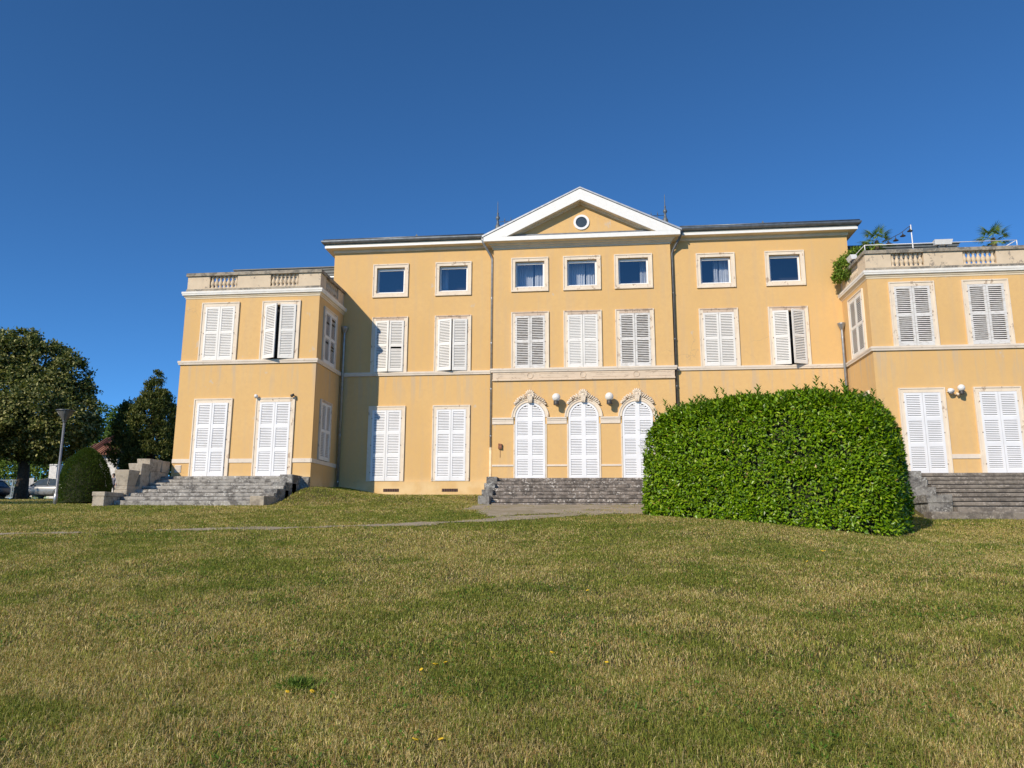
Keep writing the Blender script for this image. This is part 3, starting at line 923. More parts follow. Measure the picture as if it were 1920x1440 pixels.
# oculus
oc = MB(); n = 32; cx, cz = .04, 14.03
for ra, rb, ya, yb in ((.235, .325, PY-.05, PY+.05),):
    for i in range(n):
        a0 = 2*PI*i/n; a1 = 2*PI*(i+1)/n
        q = [(cx+ra*math.cos(a0), cz+ra*math.sin(a0)), (cx+rb*math.cos(a0), cz+rb*math.sin(a0)), (cx+rb*math.cos(a1), cz+rb*math.sin(a1)), (cx+ra*math.cos(a1), cz+ra*math.sin(a1))]
        oc.hexa([(p[0], ya, p[1]) for p in q]+[(p[0], yb, p[1]) for p in q])
oculus = oc.build('oculus', M['pvc'], mansion, OFF)
g = MB(); g.prism_y([(cx+.24*math.cos(2*PI*i/n), cz+.24*math.sin(2*PI*i/n)) for i in range(n)], PY-.012, PY-.006)
pm = mat_plain('dark_oculus_glass', (.05,.07,.09), .08)
g.build('pane', pm, oculus)

# --- downpipes -----------------------------------------------------------------------
def downpipe(pts, r, mat, zsplit=None, brackets=True, hopper=None):
    b = MB(); b.tube(pts, r, 10)
    if brackets:
        x, y, _ = pts[-2] if len(pts) > 2 else pts[0]
        z = pts[-1][2]+.8
        while z < pts[-2][2]-.3:
            b.lathe([(r+.012,0),(r+.012,.05)], (pts[-1][0], pts[-1][1], z), 10); b.box(pts[-1][0]-.012, pts[-1][0]+.012, pts[-1][1], pts[-1][1]+.14, z, z+.04); z += 1.9
    if hopper: b.lathe([(r,-.22),(r+.03,-.16),(.15,.0),(.16,.05),(.13,.05)], hopper, 10)
    o = part(b, 'downpipe', mat)
    if zsplit:
        c = MB(); c.tube([(pts[-1][0],pts[-1][1],zsplit),(pts[-1][0],pts[-1][1],pts[-1][2])], r+.008, 10); c.lathe([(r+.02,0),(r+.02,.06)], (pts[-1][0],pts[-1][1],zsplit-.02), 10)
        c.build('pipe_base', M['pipebase'], o)
    return o
for s, mt, zs in ((-1, 'pipe', 4.72), (1, 'pipedark', None)):
    x = s*(PX+.075)
    downpipe([(s*(PX+.46),-.40,13.50),(s*(PX+.45),-.40,13.32),(s*(PX+.38),-.34,13.16),(s*(PX+.13),-.12,12.74),(x,-.085,12.60),(x,-.085,2.5)], .05, M[mt], zs)
downpipe([(LX1+.12,-.12,9.75),(LX1+.12,-.12,9.6),(LX1+.12,-.12,2.6)], .052, M['pipe'], hopper=(LX1+.12,-.12,9.80))
downpipe([(RX0-.12,-.12,9.40),(RX0-.12,-.12,9.3),(RX0-.12,-.12,2.4)], .052, M['pipe'], hopper=(RX0-.12,-.12,9.45))

# --- wing cornice and balustrade -------------------------------------------------------
wprof = [(-.02, 10.39), (.015, 10.39), (.025, 10.44), (.05, 10.455), (.06, 10.49), (.09, 10.505), (.10, 10.52), (.10, 10.66), (-.02, 10.73)]
BAL = MB()
BAL.lathe([(.070,0),(.070,.05),(.052,.065),(.048,.10),(.078,.15),(.086,.19),(.072,.26),(.042,.34),(.036,.38),(.054,.40),(.054,.42),(.068,.435),(.068,.49)], (0,0,0), 12)
balm = BAL.mesh('baluster', M['parapet'])
def balustrade(x0, x1, bays, inner, sbay):
    path = [(x0, 11.9), (x0, WY), (x1, WY), (x1, .0)] if inner > 0 else [(x0, .0), (x0, WY), (x1, WY), (x1, 11.9)]
    b = MB(); b.sweep(wprof, path); part(b, 'cornice', M['cornice'])
    b = MB(); b.sweep([(.10, 10.522), (.115, 10.522), (.12, 10.57), (.135, 10.59), (.14, 10.655), (.13, 10.668), (.04, 10.70), (.04, 10.69), (.10, 10.658)], path); part(b, 'fascia', M['cornicewhite'])
    t = .24
    p = MB()
    y0 = WY
    zb, zt = 10.72, 11.32
    # plinth course and panels: front
    p.box(x0, x1, y0+.0, y0+t, 10.69, 10.83)
    ed = [x0]+[q for bb in bays for q in bb]+[x1]
    for i in range(0, len(ed), 2): p.box(ed[i], ed[i+1], y0+.012, y0+t-.012, 10.8301, zt)
    xi = x1 if inner > 0 else x0; xo = x0 if inner > 0 else x1
    # flank facing the court
    xa, xb = sorted((xi, xi-inner*t)); p.box(xa, xb, y0+t+.0005, .0, 10.69, 10.83)
    xa, xb = sorted((xi-inner*.012, xi-inner*(t-.012)))
    p.box(xa, xb, y0+t, sbay[0], 10.8301, zt); p.box(xa, xb, sbay[1], 0, 10.8301, zt)
    # outer flank: solid parapet
    xa, xb = sorted((xo, xo+inner*t)); p.box(xa, xb, y0+t+.0005, 11.9, 10.69, zt)
    o = part(p, 'balustrade', M['parapet'])
    # stains at the foot and the coping are their own pieces
    c = MB()
    c.box(x0-.05, x1+.05, y0-.05, y0+t+.05, zt+.001, 11.445)
    xa, xb = sorted((xi+inner*.05, xi-inner*(t+.05))); c.box(xa, xb, y0+t+.0505, .0, zt+.001, 11.443)
    xa, xb = sorted((xo-inner*.05, xo+inner*(t+.05))); c.box(xa, xb, y0+t+.0505, 11.9, zt+.001, 11.443)
    c.build('coping', M['coping'], o)
    f = MB(); f.box(x0-.02, x1+.02, y0-.03, y0-.0005, 10.69, 10.79); f.build('foot_course', M['coping'], o)
    for xa, xb in bays:
        n = 7
        for i in range(n): inst('baluster', balm, o, (xa+(xb-xa)*(i+.5)/n, y0+t/2, 10.8295))
    n = 8
    for i in range(n): inst('baluster', balm, o, (xi-inner*t/2, sbay[0]+(sbay[1]-sbay[0])*(i+.5)/n, 10.8295))
balustrade(LX0, LX1, [(-14.50,-13.36),(-12.01,-10.88)], 1, (-2.15,-.72))
balustrade(RX0, RX1, [(11.06,12.17),(13.49,14.60)], -1, (-1.98,-.78))

# slatted grey penthouses on the wing roofs
def penthouse(x0, x1, y0, zt, win=None):
    b = MB(); b.box(x0+.04, x1-.04, y0+.05, 9., 10.56, zt-.05)
    n = 16; h = (zt-10.6)/n
    for i in range(n):
        za = 10.6+i*h
        b.hexa([(x0,y0-.03,za),(x1,y0-.03,za),(x1,y0+.045,za+.01),(x0,y0+.045,za+.01),(x0,y0,za+h*.8),(x1,y0,za+h*.8),(x1,y0+.045,za+h*.8),(x0,y0+.045,za+h*.8)])
    b.box(x0-.05, x1+.05, y0-.06, 9.05, zt-.05, zt)
    o = part(b, 'penthouse', M['slats'])
    if win:
        g = MB(); g.box(win[0], win[1], y0-.05, y0-.035, win[2], win[3]); g.build('pane', pm, o)
        f = MB(); f.box(win[0]-.05, win[1]+.05, y0-.06, y0-.0305, win[3], win[3]+.05); f.box(win[0]-.05, win[0], y0-.06, y0-.0305, win[2], win[3]); f.build('window_frame', M['zinclight'], o)
penthouse(-15.35, -10.53, .8, 12.86, (-11.4,-10.6,11.2,12.35))
penthouse(10.6, 15.1, .8, 12.98)

# ------------------------------------------------------------------ stairs
def stone_row(b, x0, x1, y0, y1, z0, z1, rr, lmin=.9, lmax=1.7, gp=.018, gd=.06):
    x = x0
    while x < x1-1e-6:
        xe = min(x1, x+rr.uniform(lmin, lmax))
        if x1-xe < .4: xe = x1
        j = rr.uniform(-.006, .006); jz = rr.uniform(-.004, .003)
        e = .016
        # slab with a worn, rounded nose
        g = .003
        pr = [(y0+j+gd, z0+.003), (y0+j+gd, z0+gp), (y0+j+.012, z0+gp+.006), (y0+j-.004, z0+gp+.02), (y0+j-.006, z1-.035), (y0+j+.010, z1-.010+jz), (y0+j+.035, z1+jz), (y1, z1+jz), (y1, z0+.003)]
        b.prism_x([(p[0], p[1]) for p in pr], x+g, xe-g)
        x = xe
def stairs(name, label, x0, x1, yf, yt, yw, z0, z1, n, mat, seed, gp=.016, gd=.05):
    o = empty(name, ((x0+x1)/2, yf, z0), label, 'staircase')
    off = (-(x0+x1)/2, -yf, -z0)
    rr = random.Random(seed)
    tread = (yt-yf)/(n-1); rise = (z1-z0)/n
    for i in range(n):
        b = MB(); ya = yf+i*tread
        last = i == n-1
        stone_row(b, x0, x1, ya, (yw if last else ya+tread+.25), z0+i*rise-(.25 if i == 0 else 0), z0+(i+1)*rise, rr, *((1.6, 3.) if last else (.9, 1.8)), gp, gd)
        b.build('landing' if last else 'step', mat, o, off)
    return o, off
def blk(b, x0, x1, y0, y1, z0, z1, fl=0.):
    """stone block; fl = flare of its top"""
    e = .012
    b.hexa([(x0+fl,y0+fl,z0),(x1-fl,y0+fl,z0),(x1-fl,y1-fl,z0),(x0+fl,y1-fl,z0),(x0,y0,z1),(x1,y0,z1),(x1,y1,z1),(x0,y1,z1)])
def block_part(o, off, name, mat, *boxes):
    b = MB()
    for q in boxes: blk(b, *q)
    c = b.build(name, mat, o, off)
    m = c.modifiers.new('Bevel', 'BEVEL'); m.width = .018; m.segments = 2
    return c
# left
o, off = stairs('stone_staircase', 'pale grey lichened stone staircase below the left wing, with a parapet of flared stone blocks', -15.5, -10.3, -5.95, -3.30, WY-.005, 2.34, 3.455, 8, M['stepl'], 1)
for y0, z0, z1 in ((-6.0, 2.1, 2.62), (-5.0, 2.1, 2.905), (-4.33, 2.1, 3.17), (-3.74, 2.1, 3.475)):
    block_part(o, off, 'cheek_block', M['blockgrey'] if y0 > -5.5 else M['block'], (-10.76, -10.28, y0, (y0+1.0 if y0 < -3.9 else WY-.01), z0, z1))
block_part(o, off, 'cheek_block', M['blockgrey'], (-10.70, -9.97, -3.0, WY-.006, 2.1, 3.44))
XP0, XP1 = -15.97, -15.5
block_part(o, off, 'parapet_block', M['block'], (XP0, -15.56, -6.40, -5.4, 2.1, 2.60), (XP0-.02, -15.54, -6.42, -5.38, 2.6005, 2.745))
block_part(o, off, 'parapet_block', M['block'], (XP0, XP1+.02, -5.33, -4.62, 2.1, 2.86), (XP0+.01, XP1, -5.31, -4.6, 2.8605, 3.0))
block_part(o, off, 'parapet_block', M['block'], (XP0-.03, XP1+.06, -5.36, -4.72, 3.0005, 3.545, .085))
block_part(o, off, 'parapet_block', M['block'], (XP0, XP1, -4.595, -4.05, 2.1, 3.38))
block_part(o, off, 'parapet_block', M['block'], (XP0-.02, XP1+.05, -4.62, -4.0, 3.3805, 3.825, .07))
block_part(o, off, 'parapet_block', M['block'], (XP0, XP1, -3.99, WY-.006, 2.1, 3.60), (XP0-.02, XP1+.03, -4.13, -3.36, 3.6005, 4.03, .03), (XP0-.02, XP1+.03, -3.35, WY-.006, 3.6005, 4.02, .01))
# centre
o, off = stairs('stone_staircase', 'dark lichened stone staircase below the three arched doors in the middle', -3.27, 3.27, -3.2, -.95, PY-.005, 2.345, 3.50, 8, M['stepc'], 2)
for s in (-1, 1):
    for y0, z1 in ((-3.30, 2.735), (-2.42, 2.995), (-1.80, 3.265), (-1.25, 3.535)):
        x0, x1 = sorted((s*3.265, s*3.67)); block_part(o, off, 'cheek_block', M['blockgrey'], (x0, x1, y0, (y0+.95 if y0 < -1.3 else -.04), 2.1, z1))
# right
o, off = stairs('stone_staircase', 'dark grey stone staircase with worn cheek blocks below the right wing, beside the hedge', 11.0, 16.6, -6.05, -3.42, WY-.005, 2.14, 3.46, 9, M['stepr'], 3, .028, .07)
for y0, z0, z1, xl in ((-5.80, 1.9, 2.40, 10.30), (-5.82, 2.405, 2.65, 10.25), (-4.77, 2.4, 2.92, 10.25), (-4.20, 2.4, 3.27, 10.30), (-3.80, 2.4, 3.50, 10.4)):
    block_part(o, off, 'cheek_block', M['blockgrey'], (xl, 10.995, y0, (y0+1.02 if y0 < -3.9 else WY-.006), z0, z1))
b = MB(); stone_row(b, 10.12, 16.6, -6.38, -5.85, 1.6, 2.135, random.Random(5)); b.build('step', M['stepr'], o, off)

# ------------------------------------------------------------------ wall lamps, cameras, bell
def globe_lamp(x, y, z, label, r=.165, k=1.):
    o = empty('wall_lamp', (x, y, z), label, 'wall lamp', group='globe lamps on the facade')
    b = MB(); b.lathe([(.105,-.30),(.11,-.28),(.11,-.155),(.09,-.14)], (0,-.30,0), 14); b.build('socket', M['lampblack'], o)
    b = MB(); b.tube([(0,0,-.24),(0,-.10,-.24),(0,-.22,-.24)], .025, 8); b.lathe([(.07,0),(.07,.02)], (0,-.01,-.25), 10); b.build('bracket', M['lampblack'], o)
    b = MB(); b.ball((0,-.30,0), r, n=24, m=14); b.build('globe', M['globe'], o)
    o.scale = (k, k, k)
    return o
globe_lamp(-1.035, PY-.04, 6.665, 'white globe lamp with dark socket between the first and middle arched doors')
g2 = globe_lamp(1.03, PY-.04, 6.665, 'white globe lamp between the middle arched door and the door half hidden by hedge')
g3 = globe_lamp(12.85, WY-.02, 6.36, 'white globe lamp on the right wing between its two ground floor shutter doors', .165, .72)
def spotlight(x, y, z, label, mat, rz=0., sc_=1.):
    o = empty('wall_spotlight', (x, y, z), label, 'spotlight', rz)
    b = MB(); b.lathe([(.06*sc_,0),(.06*sc_,.02)], (0,0,-.01), 10); b.tube([(0,.02,0),(0,-.08*sc_,.0)], .018, 8); b.build('bracket', mat, o)
    b = MB(); b.tube([(0,-.07*sc_,.01),(0,-.10*sc_,.03),(0,-.22*sc_,-.02)], [.05*sc_,.085*sc_,.095*sc_], 12); b.build('lamp_head', mat, o)
    return o
spotlight(12.53, WY-.02, 6.27, 'small white spotlight fixed to the right wing wall, left of the globe lamp', M['whitemetal'])
spotlight(12.74, WY-.02, 6.16, 'tiny cream spotlight under the globe lamp on the right wing', M['surround'], .5, .6)
spotlight(-12.27, WY-.06, 6.46, 'small white camera on the top left corner of the second left wing door frame', M['whitemetal'], .6, .75)
spotlight(-10.74, WY-.06, 6.47, 'small dark camera on the top right corner of the second left wing door frame', M['lampblack'], -.5, .65)
b = MB(); b.lathe([(.075,-.02),(.085,.0),(.085,.05),(.05,.09)], (0,0,0), 8); b.box(-.09,.09,-.05,.10,-.02,.0)
bell = empty('alarm_bell', (-3.28, PY-.01, 4.80), 'small rusty brown box on the wall left of the first arched door', 'alarm bell')
b = MB(); b.hexa([(-.075,-.09,-.10),(.075,-.09,-.12),(.075,0,-.12),(-.075,0,-.10),(-.06,-.10,.10),(.07,-.10,.08),(.075,0,.09),(-.075,0,.11)]); b.build('casing', M['rust'], bell)
b = MB(); b.tube([(0,-.005,-.11),(.0,-.01,-.45)], .006, 5); b.build('cable', M['rust'], bell)

# ------------------------------------------------------------------ roof terrace of the right wing
TZ = 10.57
rail = empty('terrace_railing', (12.8, WY+.1, 11.44), 'thin white tube railing along the top of the right wing parapet', 'railing')
ro = (-12.8, -WY-.1, -11.44)
zr = 11.68; yr = WY+.06
b = MB(); b.tube([(10.22,-.4,zr),(10.22,yr,zr),(15.36,yr,zr)], .015, 8); b.tube([(15.36,yr,zr),(14.95,yr+.1,11.45)], .015, 6); b.build('handrail', M['whitemetal'], rail, ro)
for x, y in ((10.22,yr),(15.36,yr),(12.75,yr),(10.22,-1.1)):
    b = MB(); b.tube([(x,y,11.44),(x,y,zr)], .016, 6); b.build('post', M['whitemetal'], rail, ro)
def floodlight(x, y, z, rz, label, L):
    o = empty('floodlight', (x, y, z), label, 'floodlight', rz)
    b = MB(); b.hexa([(-L/2,-.14,-.10),(L/2,-.14,-.10),(L/2-.03,.05,-.08),(-L/2+.03,.05,-.08),(-L/2-.03,-.20,.07),(L/2+.03,-.20,.07),(L/2,.05,.08),(-L/2,.05,.08)]); b.build('housing', M['whitemetal'], o)
    b = MB(); b.box(-L/4-.015,-L/4+.015,-.1,.03,-.17,-.101); b.box(L/4-.015,L/4+.015,-.1,.03,-.17,-.101); b.build('bracket', M['zinc'], o)
floodlight(12.84, WY+.05, 11.66, 0, 'long white floodlight box on the front of the terrace railing', .56)
floodlight(10.20, -1.62, 11.60, -PI/2, 'white floodlight box on the flank of the terrace railing by the shrub', .42)

pole = empty('light_pole', (11.96, WY+.25, TZ), 'thin white pole on the right wing terrace holding one end of a light string', 'pole')
b = MB(); b.tube([(0,0,0),(-.02,0,1.9)], [.024,.019], 8); b.build('shaft', M['whitemetal'], pole)
b = MB(); b.lathe([(.09,0),(.09,.03)], (0,0,0), 10); b.build('foot', M['whitemetal'], pole)
fest = empty('light_string', (11.94, WY+.25, 12.44), 'dark cable with four hanging shaded lamps running down from the white pole', 'string lights')
pts = [(11.94,12.44),(11.82,12.36),(11.68,12.25),(11.53,12.14),(11.40,12.08),(11.25,12.00),(11.10,11.96),(10.92,11.88)]
b = MB(); b.tube([(p[0]-11.94, 0, p[1]-12.44) for p in pts], .011, 5); b.build('cable', M['lampblack'], fest)
for x, z in ((11.90,12.40),(11.64,12.22),(11.38,12.06),(11.12,11.95)):
    b = MB(); b.tube([(x-11.94,0,z-12.44),(x-11.94,0,z-12.44-.10)], .010, 5)
    b.lathe([(.10,-.175),(.075,-.15),(.035,-.125),(.025,-.09)], (x-11.94,0,z-12.44), 12); b.build('lamp_shade', M['lampblack'], fest)

def palm(x, y, label, zc, R, seed, tr=.07):
    o = empty('palm_tree', (x, y, TZ), label, 'palm', group='fan palms on the roof terrace')
    rr = np.random.default_rng(seed)
    b = MB(); h = zc-TZ
    b.tube([(0,0,0),(.01,0,h*.5),(0,0,h)], [tr,tr*1.05,tr*.9], 10)
    for i in range(int(h/.06)):
        for k in range(6):
            a = k*1.047+i*.5; b.tube([(tr*.8*math.cos(a), tr*.8*math.sin(a), i*.06),(tr*1.35*math.cos(a), tr*1.35*math.sin(a), i*.06+.07)], [.012,.004], 4)
    b.build('trunk', M['bark'], o)
    P=[];A=[];Nn=[];L=[];W=[]
    for i in range(17):
        az = i*2.399; el = math.radians(72-112*((i+.5)/17)**1.1)
        d = np.array([math.cos(az)*math.cos(el), math.sin(az)*math.cos(el), math.sin(el)])
        side = np.cross(d, [0,0,1.]); side /= max(1e-6, np.linalg.norm(side)); up = np.cross(side, d)
        pl = R*(.50+.1*rr.random())
        hub = np.array([0,0,h])+d*pl - np.array([0,0,.06*R])
        P.append([0,0,h]); A.append(hub-np.array([0,0,h])); Nn.append(up); L.append(pl); W.append(.02)
        for k in range(19):
            t = math.radians(-105+210*k/18)
            q = d*math.cos(t)+side*math.sin(t)
            q = q-np.array([0,0,.18+.18*abs(math.sin(t))])
            P.append(hub); A.append(q); Nn.append(up+rr.normal(0,.15,3)); L.append(R*.56*(1-.25*abs(math.sin(t)))*rr.uniform(.85,1.1)); W.append(.030)
    n = len(P)
    cols = pick(n, [(.11,.20,.03),(.19,.27,.05),(.30,.33,.08)], [4,4,2])
    link('crown', leaf_mesh('crown', np.array(P), np.array(A), np.array(Nn), np.array(L), np.array(W), cols, M['leafmatte'], .2, .1), o)
    return o
palm(11.23, -1.2, 'small fan palm on the right wing terrace beside the main roof', 12.42, .70, 5)
palm(15.39, -1.2, 'small fan palm on the right wing terrace near the right end of the railing', 12.36, .70, 6, .085)

def blob_leaves(name, centers, n, L, W, cols, wts, mat, seed, up=.4, fill=.35, shoot=0., squash=1., parent=None, loc=(0,0,0), droop=.08, clump=None):
    """leaves through the volume of several ellipsoid lobes; centres: (x,y,z,rx,ry,rz)"""
    global rng
    C = np.array(centers, float); vol = C[:,3]*C[:,4]+C[:,4]*C[:,5]+C[:,3]*C[:,5]
    k = rng.choice(len(C), n, p=vol/vol.sum())
    d = rdir(n); rad = 1-fill*rng.random(n)**1.6
    rad = rad+rng.normal(0,.04,n)
    if clump:
        nc, cr = clump
        kc = rng.choice(len(C), nc, p=vol/vol.sum()); dc = rdir(nc); rc = 1-.22*rng.random(nc)+rng.normal(0,.05,nc)
        pc = C[kc,:3]+dc*C[kc,3:6]*rc[:,None]
        pick_ = rng.integers(0, nc, n); k = kc[pick_]; d = unit(dc[pick_]+rdir(n)*.35)
        off = rdir(n)*(rng.random(n)**.5)[:,None]*cr*rng.uniform(.6,1.3,nc)[pick_][:,None]*np.array([1,1,.75])
        P = np.where((rng.random(n) < .72)[:,None], pc[pick_]+off, C[k,:3]+d*C[k,3:6]*(rad*.93)[:,None])
    else: P = C[k,:3]+d*C[k,3:6]*rad[:,None]
    # drop leaves deep inside another lobe
    keep = np.ones(n, bool)
    for c in C:
        q = (((P-c[:3])/c[3:6])**2).sum(1); keep &= q > .42
    P = P[keep]; d = d[keep]; n = len(P)
    nrm = unit(d/C[k[keep],3:6]*C[k[keep],3:6].mean())
    A = unit(nrm*.55+rdir(n)*.8+np.array([0,0,up-.4]))
    Nn = unit(nrm*.8+np.array([0,0,.7])+rdir(n)*.55)
    return link(name, leaf_mesh(name, P, A, Nn, L*rng.uniform(.6,1.25,n), W*rng.uniform(.7,1.2,n), pick(n, cols, wts), mat, .12, droop), parent, loc)

shrub = empty('terrace_shrub', (10.25, -.75, TZ), 'bushy green shrub spilling over the corner of the right wing parapet', 'shrub')
cs = [(-.36,-.1,1.0,.2,.2,.24),(.9,.1,1.72,.42,.3,.22),(.45,.1,1.58,.34,.3,.26),(-.5,0,.62,.12,.15,.14),(.15,.1,1.05,.50,.5,.55),(-.10,-.05,.85,.34,.4,.36),(.5,.15,1.3,.45,.4,.38),(-.28,.1,.75,.22,.3,.22),(.75,.2,1.45,.3,.3,.25),(-.30,.25,.65,.2,.2,.2)]
blob_leaves('foliage', cs, 6500, .12, .06, [(.16,.26,.03),(.24,.34,.05),(.09,.16,.02)], [4,4,2], M['leafmatte'], 1, parent=shrub, fill=.5)
b = MB()
for i in range(9):
    a = i*.7; b.tube([(.2,.1,0),(.2+.2*math.cos(a),.1+.2*math.sin(a),.6),(.15+.5*math.cos(a),.1+.4*math.sin(a),1.1+.1*(i%3))], [.03,.02,.006], 5)
rs = random.Random(4)
for i in range(7):
    p = Vector((-.1,.1,1.1)); pth=[p.copy()]
    for k in range(4): p = p+Vector((-rs.uniform(.05,.16), rs.uniform(-.03,.03), rs.uniform(-.03,.14))); pth.append(p.copy())
    b.tube(pth, .004, 4)
b.build('stems', M['bark'], shrub)

# ------------------------------------------------------------------ the laurel hedge
def laurel():
    cx, cy = 4.87, -9.70
    e = np.array([.862,-.507]); nn = np.array([.507,.862])
    a, bb, H = 3.14, 1.45, 3.22
    gz = float(ground(cx-.5, cy-1.2))-.05
    o = empty('laurel_hedge', (cx, cy, gz), 'big rounded glossy green laurel hedge on the lawn in front of the mansion', 'hedge')
    def F(s, t, z): 
        zz = np.clip(z, 0, None)/H
        return np.abs(s/a)**6+np.abs(t/bb)**5+zz**4.0
    n = 1300000
    s = rng.uniform(-a*1.06, a*1.06, n); t = rng.uniform(-bb*1.08, bb*1.08, n); z = rng.uniform(.0, H*1.05, n)
    f = F(s, t, z)
    wob = .10*(fbm(s+t*.7, z*1.2, 1.3, 41)-.5)+.05*(vnoise(s*1.1, z+t, .45, 43)-.5)
    sh = (f+wob*4.)
    p_keep = np.where(sh > 1.0, 0, np.where(sh > .82, 1., np.where(sh > .55, .42, np.where(sh > .3, .08, 0))))
    gapn = vnoise(s*1.0+t*.6, z*1.15+t*.4, .21, 47)*.55+vnoise(s-t*.5, z+t*.3, .5, 48)*.45
    keep = rng.random(n) < p_keep*np.clip((gapn-.18)*2.1, .32, 1.)*.72
    s, t, z = s[keep], t[keep], z[keep]
    g = np.stack([6*np.abs(s/a)**5*np.sign(s)/a, 5*np.abs(t/bb)**4*np.sign(t)/bb, 4.0*(z/H)**3.0/H], 1)
    nr = unit(g)
    def world(v): return np.stack([v[:,0]*e[0]+v[:,1]*nn[0], v[:,0]*e[1]+v[:,1]*nn[1], v[:,2]], 1)
    P = world(np.stack([s, t, z], 1)); nr = world(nr); n = len(P)
    gg = ground(P[:,0]+cx, P[:,1]+cy)-gz
    P[:,2] += gg*np.clip(1-z/2., 0, 1)*.8
    A = unit(nr*.55+rdir(n)*.85+np.array([0,0,.10]))
    N_ = unit(nr*.85+np.array([0,0,.55])+rdir(n)*.42)
    L = rng.uniform(.07,.130,n); W = L*rng.uniform(.42,.54,n)
    cols = pick(n, [(.120,.225,.004),(.175,.295,.006),(.070,.150,.004),(.27,.36,.02),(.28,.19,.05)], [4,4,2.5,1.0,.06])
    # shoots on the top and on the left corner
    Ps=[];As=[];Ns=[];Ls=[]
    for i in range(300):
        s0 = rng.uniform(-a*.95, a*.95); t0 = rng.uniform(-bb*.9, bb*.9)
        q = 1-abs(s0/a)**6-abs(t0/bb)**5
        if q <= .02: continue
        z0 = H*q**(1/4.0)-.06
        ln = rng.choice([.12,.2,.3,.46], p=[.52,.33,.12,.03])
        b0 = world(np.array([[s0,t0,z0]]))[0]
        dr = unit(np.array([[rng.normal(0,.22), rng.normal(0,.22), 1.]]))[0]
        m = int(ln/.020)
        for k in range(m):
            az = k*2.4; rd = np.array([math.cos(az), math.sin(az), .9])
            Ps.append(b0+dr*ln*k/m); As.append(rd); Ns.append(np.array([-math.cos(az)*.6,-math.sin(az)*.6,1.])); Ls.append(rng.uniform(.10,.15))
    for i in range(10):      # side sprigs at the left end
        z0 = rng.uniform(1.6, 2.6); b0 = world(np.array([[-a*.97, rng.uniform(-1,.3), z0]]))[0]
        dr = unit(np.array([[-.8, -.3, rng.uniform(.1,.8)]]))[0]; ln = rng.uniform(.15,.38); m = int(ln/.03)
        for k in range(m):
            rd = dr+rdir(1)[0]*.8
            Ps.append(b0+dr*ln*k/m); As.append(rd); Ns.append(np.array([0,0,1.])+rdir(1)[0]*.3); Ls.append(rng.uniform(.06,.10))
    k = len(Ps); Ls = np.array(Ls)
    c2 = pick(k, [(.15,.27,.018),(.20,.32,.03),(.10,.20,.012)], [4,3,3])
    me = leaf_mesh('foliage', np.concatenate([P,np.array(Ps)]), np.concatenate([A,np.array(As)]), np.concatenate([N_,np.array(Ns)]), np.concatenate([L,Ls]), np.concatenate([W,Ls*.4]), np.concatenate([cols,c2]), M['leaf'], .10, .06)
    link('foliage', me, o)
    # stems inside
    b = MB(); rr = random.Random(8)
    for i in range(60):
        s0 = rr.uniform(-a*.85,a*.85); t0 = rr.uniform(-bb*.6,bb*.6)
        p = world(np.array([[s0,t0,0]]))[0]; z0 = float(ground(cx+p[0],cy+p[1]))-gz-.05
        top = world(np.array([[s0*1.02+rr.uniform(-.3,.3), t0*1.1, 0]]))[0]
        b.tube([(p[0],p[1],z0),(p[0]*.6+top[0]*.4,p[1]*.6+top[1]*.4,1.2),(top[0],top[1],2.5)], [.035,.025,.008], 5)
    b.build('stems', M['bark'], o)
    # closed hull for the inner twigs, coloured dark for the shade between leaves
    b = MB(); q = MB()
    vs=[];fs=[]; ns, nz = 40, 10
    for j in range(nz+1):
        zz = .82*H*j/nz; k = max(0.,1-(zz/(H*.84))**4.0)
        for i in range(ns):
            th = 2*PI*i/ns; c_, s_ = math.cos(th), math.sin(th)
            rad = (k/(abs(c_)**5+abs(s_)**5+1e-9))**.2 if k > 0 else .02
            v = world(np.array([[a*.84*rad*c_, bb*.72*rad*s_, zz]]))[0]
            zg = float(ground(cx+v[0],cy+v[1]))-gz-.1
            vs.append((v[0],v[1],v[2]+zg*max(0,1-zz/1.5)))
    for j in range(nz):
        for i in range(ns):
            i2=(i+1)%ns; fs.append((j*ns+i,j*ns+i2,(j+1)*ns+i2,(j+1)*ns+i))
    b.add(vs,fs,True); b.build('dark_core', M['shadecore'], o)
laurel()

